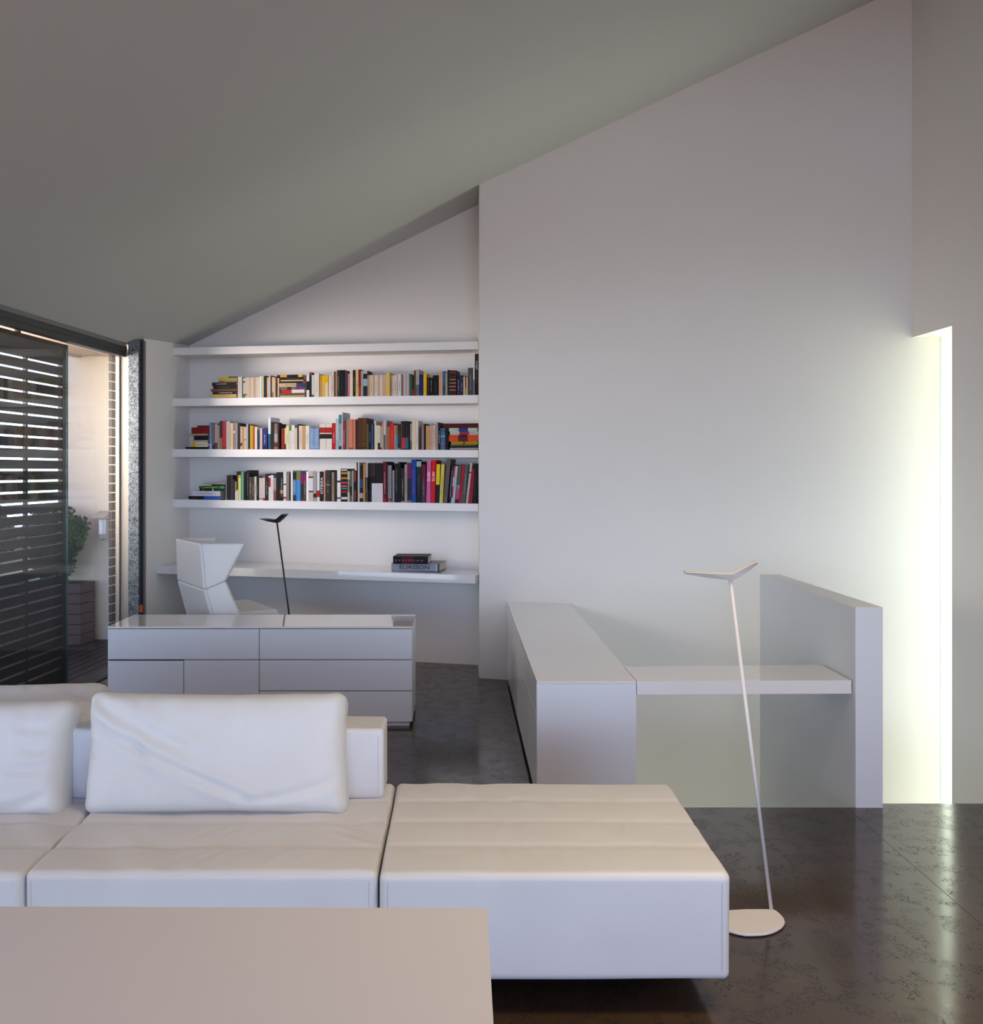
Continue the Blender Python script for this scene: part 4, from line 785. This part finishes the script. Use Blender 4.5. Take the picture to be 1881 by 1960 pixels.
seat_module(so, 'seat_cushion', -1.232, -0.2285, 2.668, 3.44, [2.852, 3.05, 3.245], 0.105, 0.410, 8.7, 0.004, [(x_, 2.70+j_, x_+0.075, 2.835+j_*0.6, 0.0042*k_) for (x_, j_, k_) in ((-.95, 0, .7), (-.88, .01, 1), (-.80, .0, 1.1), (-.735, .015, 1), (-.66, .0, .9), (-.56, .01, 1), (-.49, 0, .8), (-.38, .01, .6))]+[(x_, 2.885, x_+0.10, 3.03, 0.0035*k_) for (x_, k_) in ((-.86, .8), (-.80, 1), (-.74, 1), (-.66, .7))]+[(-.42, 3.02, -.30, 2.96, .004), (-.40, 2.95, -.27, 2.87, .004)])
bm = bmesh.new(); box(bm, (-1.12, 3.02, 0.0), (-0.35, 3.32, 0.11)); mobj('base', bm, BLACKR, parent=so)
def back(t, x0, x1, y0, y1, z0, z1, seed):
    bm = bmesh.new(); softbox(bm, (x1-x0, y1-y0, z1-z0), 0.016, 0.02, lambda q, n: n*0.0025*noise.noise(Vector((q.x*4+seed, q.y*4, q.z*4)))); bmesh.ops.translate(bm, vec=((x0+x1)/2, (y0+y1)/2, (z0+z1)/2), verts=bm.verts[:])
    mobj('backrest', bm, LEATH, parent=t, smooth=True)
back(so, -1.235, -0.257, 3.262, 3.445, 0.408, 0.652, 1); stitches(so, (-0.276, 3.2605, 0.43), (-0.276, 3.2605, 0.63), 45, (1, 0, 0)); stitches(so, (-0.252, 2.6665, 0.14), (-0.252, 2.6665, 0.385), 60, (1, 0, 0)); stitches(so, (-1.21, 2.6665, 0.14), (-1.21, 2.6665, 0.385), 60, (1, 0, 0))
sl = empty('sofa', (-1.75, 3.05, 0), 'off-white leather sofa seat cut by the left edge of the photo', 'sofa', None)
seat_module(sl, 'seat_cushion', -2.24, -1.2365, 2.66, 3.44, [2.848, 3.045, 3.24], 0.105, 0.408, 15.2, 0.005)
bm = bmesh.new(); box(bm, (-2.15, 3.02, 0.0), (-1.35, 3.32, 0.11)); mobj('base', bm, BLACKR, parent=sl)
back(sl, -2.24, -1.238, 3.265, 3.45, 0.406, 0.652, 2); stitches(sl, (-1.258, 2.6585, 0.14), (-1.258, 2.6585, 0.385), 60, (1, 0, 0))
sb = empty('sofa', (-1.9, 3.95, 0), 'off-white leather sofa facing away, back to back behind the left seat', 'sofa', None)
back(sb, -2.5, -1.24, 3.46, 3.645, 0.10, 0.655, 3)
seat_module(sb, 'seat_cushion', -2.5, -1.25, 3.65, 4.42, [3.85, 4.05, 4.23], 0.105, 0.405, 21, 0.003)
bm = bmesh.new(); box(bm, (-2.4, 3.7, 0.0), (-1.4, 4.3, 0.11)); mobj('base', bm, BLACKR, parent=sb)

def cushion(label, bl, br, tl, tr, thick, creases, seed, group='loose leather sofa cushions', wr=1.0):
    """four corner points of the front face, thickness goes backwards"""
    bl, br, tl, tr = map(Vector, (bl, br, tl, tr)); u = ((br-bl)+(tr-tl))/2; v = ((tl-bl)+(tr-br))/2; n = v.cross(u).normalized()
    if n.y > 0: n = -n
    w_, h_ = u.length, v.length
    t = empty('sofa_cushion', (bl+br)/2, label, 'cushion', group)
    def disp(q, nn):
        a = q.x/w_; b = q.z/h_; o = Vector((0, 0, 0))
        ed = max(0, 1-(2*abs(a))**4)*max(0, 1-(2*abs(b))**4)
        sgn = 1 if q.y > 0 else -1
        o.y += sgn*(0.055*ed**0.7)
        # pull in the middle of the edges, leave pointed corners
        o.x -= math.copysign(1, q.x)*0.012*math.cos(math.pi*b)*(abs(2*a))**3
        o.z -= math.copysign(1, q.z)*0.008*math.cos(math.pi*a)*(abs(2*b))**3
        if nn.y < -0.2 or q.y < 0:
            for (ax, az, bx, bz, wd, dp) in creases:
                A = Vector((ax, az)); B = Vector((bx, bz)); P = Vector((a, b)); AB = B-A; tt = max(0, min(1, (P-A).dot(AB)/AB.length_squared))
                bend = 0.05*math.sin(math.pi*tt); D = (P-A-AB*tt); D.y += bend
                dist = math.sqrt((D.x*w_)**2+(D.y*h_)**2); side = math.copysign(1, D.y)
                dp2 = dp*1.7; o.y += dp2*math.exp(-(dist/wd)**2)*math.sin(math.pi*min(1, max(0.05, tt)))**.5
                o.y -= dp2*0.5*math.exp(-((dist-wd*1.6)/(wd*1.1))**2)
        P = Vector((q.x*5+seed, q.z*4, q.y*5)); o.y += (0.010*noise.noise(P)+0.004*noise.noise(P*3.1)+0.006*noise.noise(Vector((q.x*16+q.z*5+seed, q.z*3-q.x*2, 1)))*max(0, b+0.25))*wr
        e2 = max(0, 2*abs(a)-.75)*4*.35+max(0, 2*abs(b)-.7)*3*.3
        o += nn*0.006*noise.noise(Vector((q.x*14+seed, q.z*22, q.y*4)))*min(1, e2)
        return o
    bm = bmesh.new(); softbox(bm, (w_, thick, h_), thick*0.30, 0.011, disp)
    wt, wb = (tr-tl).length, (br-bl).length; ud = u.normalized(); sh = (((tr+tl)/2-(br+bl)/2).dot(ud))
    for v_ in bm.verts:
        b_ = v_.co.z/h_; v_.co.x = v_.co.x*(1+(wt-wb)/w_*b_)+sh*b_*0
    M = Matrix.Identity(4); ux = u.normalized(); vz = v.normalized(); ny = -n
    for i in range(3): M[i][0] = ux[i]; M[i][1] = ny[i]; M[i][2] = vz[i]
    c_ = (bl+br+tl+tr)/4-n*(thick/2+0.012)
    M.translation = c_; xform(bm, M); mobj('cover', bm, LEATH2, parent=t, smooth=True)
    return t
Yc1, Yc2 = 3.10, 3.22
cushion('large white leather cushion leaning on the middle sofa backrest', px(150, 1562, Yc1), px(665, 1560, Yc1), px(167, 1321, Yc2), px(662, 1325, Yc2), 0.13,
        [(-.47, .22, .12, -.36, 0.022, 0.010), (-.46, .42, -.10, .02, 0.03, 0.007), (-.46, .46, -.25, -.02, 0.02, 0.005), (.46, -.22, .12, -.40, 0.02, 0.006), (-.3, .45, -.2, .0, 0.02, 0.004), (-.1, .45, -.04, .1, 0.02, 0.004), (.1, .45, .12, .15, .02, .004), (-.48, -.05, -.3, -.2, .015, .004)], 2.0)
pl0, pl1 = px(-250, 1570, Yc1), px(110, 1566, Yc1)
cushion('white leather cushion cut by the left edge, leaning on the left seat', pl0, pl1, px(-250, 1338, Yc2), px(135, 1337, Yc2), 0.14,
        [(.1, -.44, .45, -.30, 0.018, 0.007), (.3, .1, .48, .12, .018, .004), (.25, -.1, .49, -.02, .018, .005), (.3, .25, .48, .3, .018, .003)], 9.0)
cushion('white leather cushion on the far seat, seen above the left backrest', px(-260, 1440, 3.80), px(204, 1440, 3.80), px(-260, 1308, 3.90), px(195, 1303, 3.90), 0.11, [(.2, .4, .45, .2, .02, .005)], 14.0)

# ------------------------------------------------------------------ table in front
tb = empty('dining_table', (-0.9, 1.3, 0), 'pale pinkish white table top in the foreground, bottom left', 'table')
zt_ = 0.72; Yt = F*(H-zt_)/(1737.5-CY); xr = onz(932, 1737.5, zt_).x
bm = bmesh.new(); prism(bm, [(-1.9, 0.55), (onz(944, 1960, zt_).x-0.004, 0.55), (xr, Yt), (-1.9, F*(H-zt_)/(1731-CY))], zt_-0.025, zt_); mobj('tabletop', bm, TABLE, parent=tb, bevel=0.0015)
for (lx, ly) in ((-1.86, 0.6), (-0.06, 0.6), (-0.06, 1.70), (-1.86, 1.70)):
    bm = bmesh.new(); box(bm, (lx, ly, 0), (lx+0.045, ly+0.045, zt_-0.025)); mobj('leg', bm, TABLE, parent=tb, bevel=0.001)

# small orange clip at the foot of the steel post
bm = bmesh.new(); a = px(268, 1172, 7.325); b = px(272.5, 1158, 7.325); box(bm, (a.x, 7.312, a.z), (b.x, 7.334, b.z))
tag(mobj('orange_tag', bm, ORANGE), 'tiny orange tag on the dark strip beside the galvanised post', 'tag')
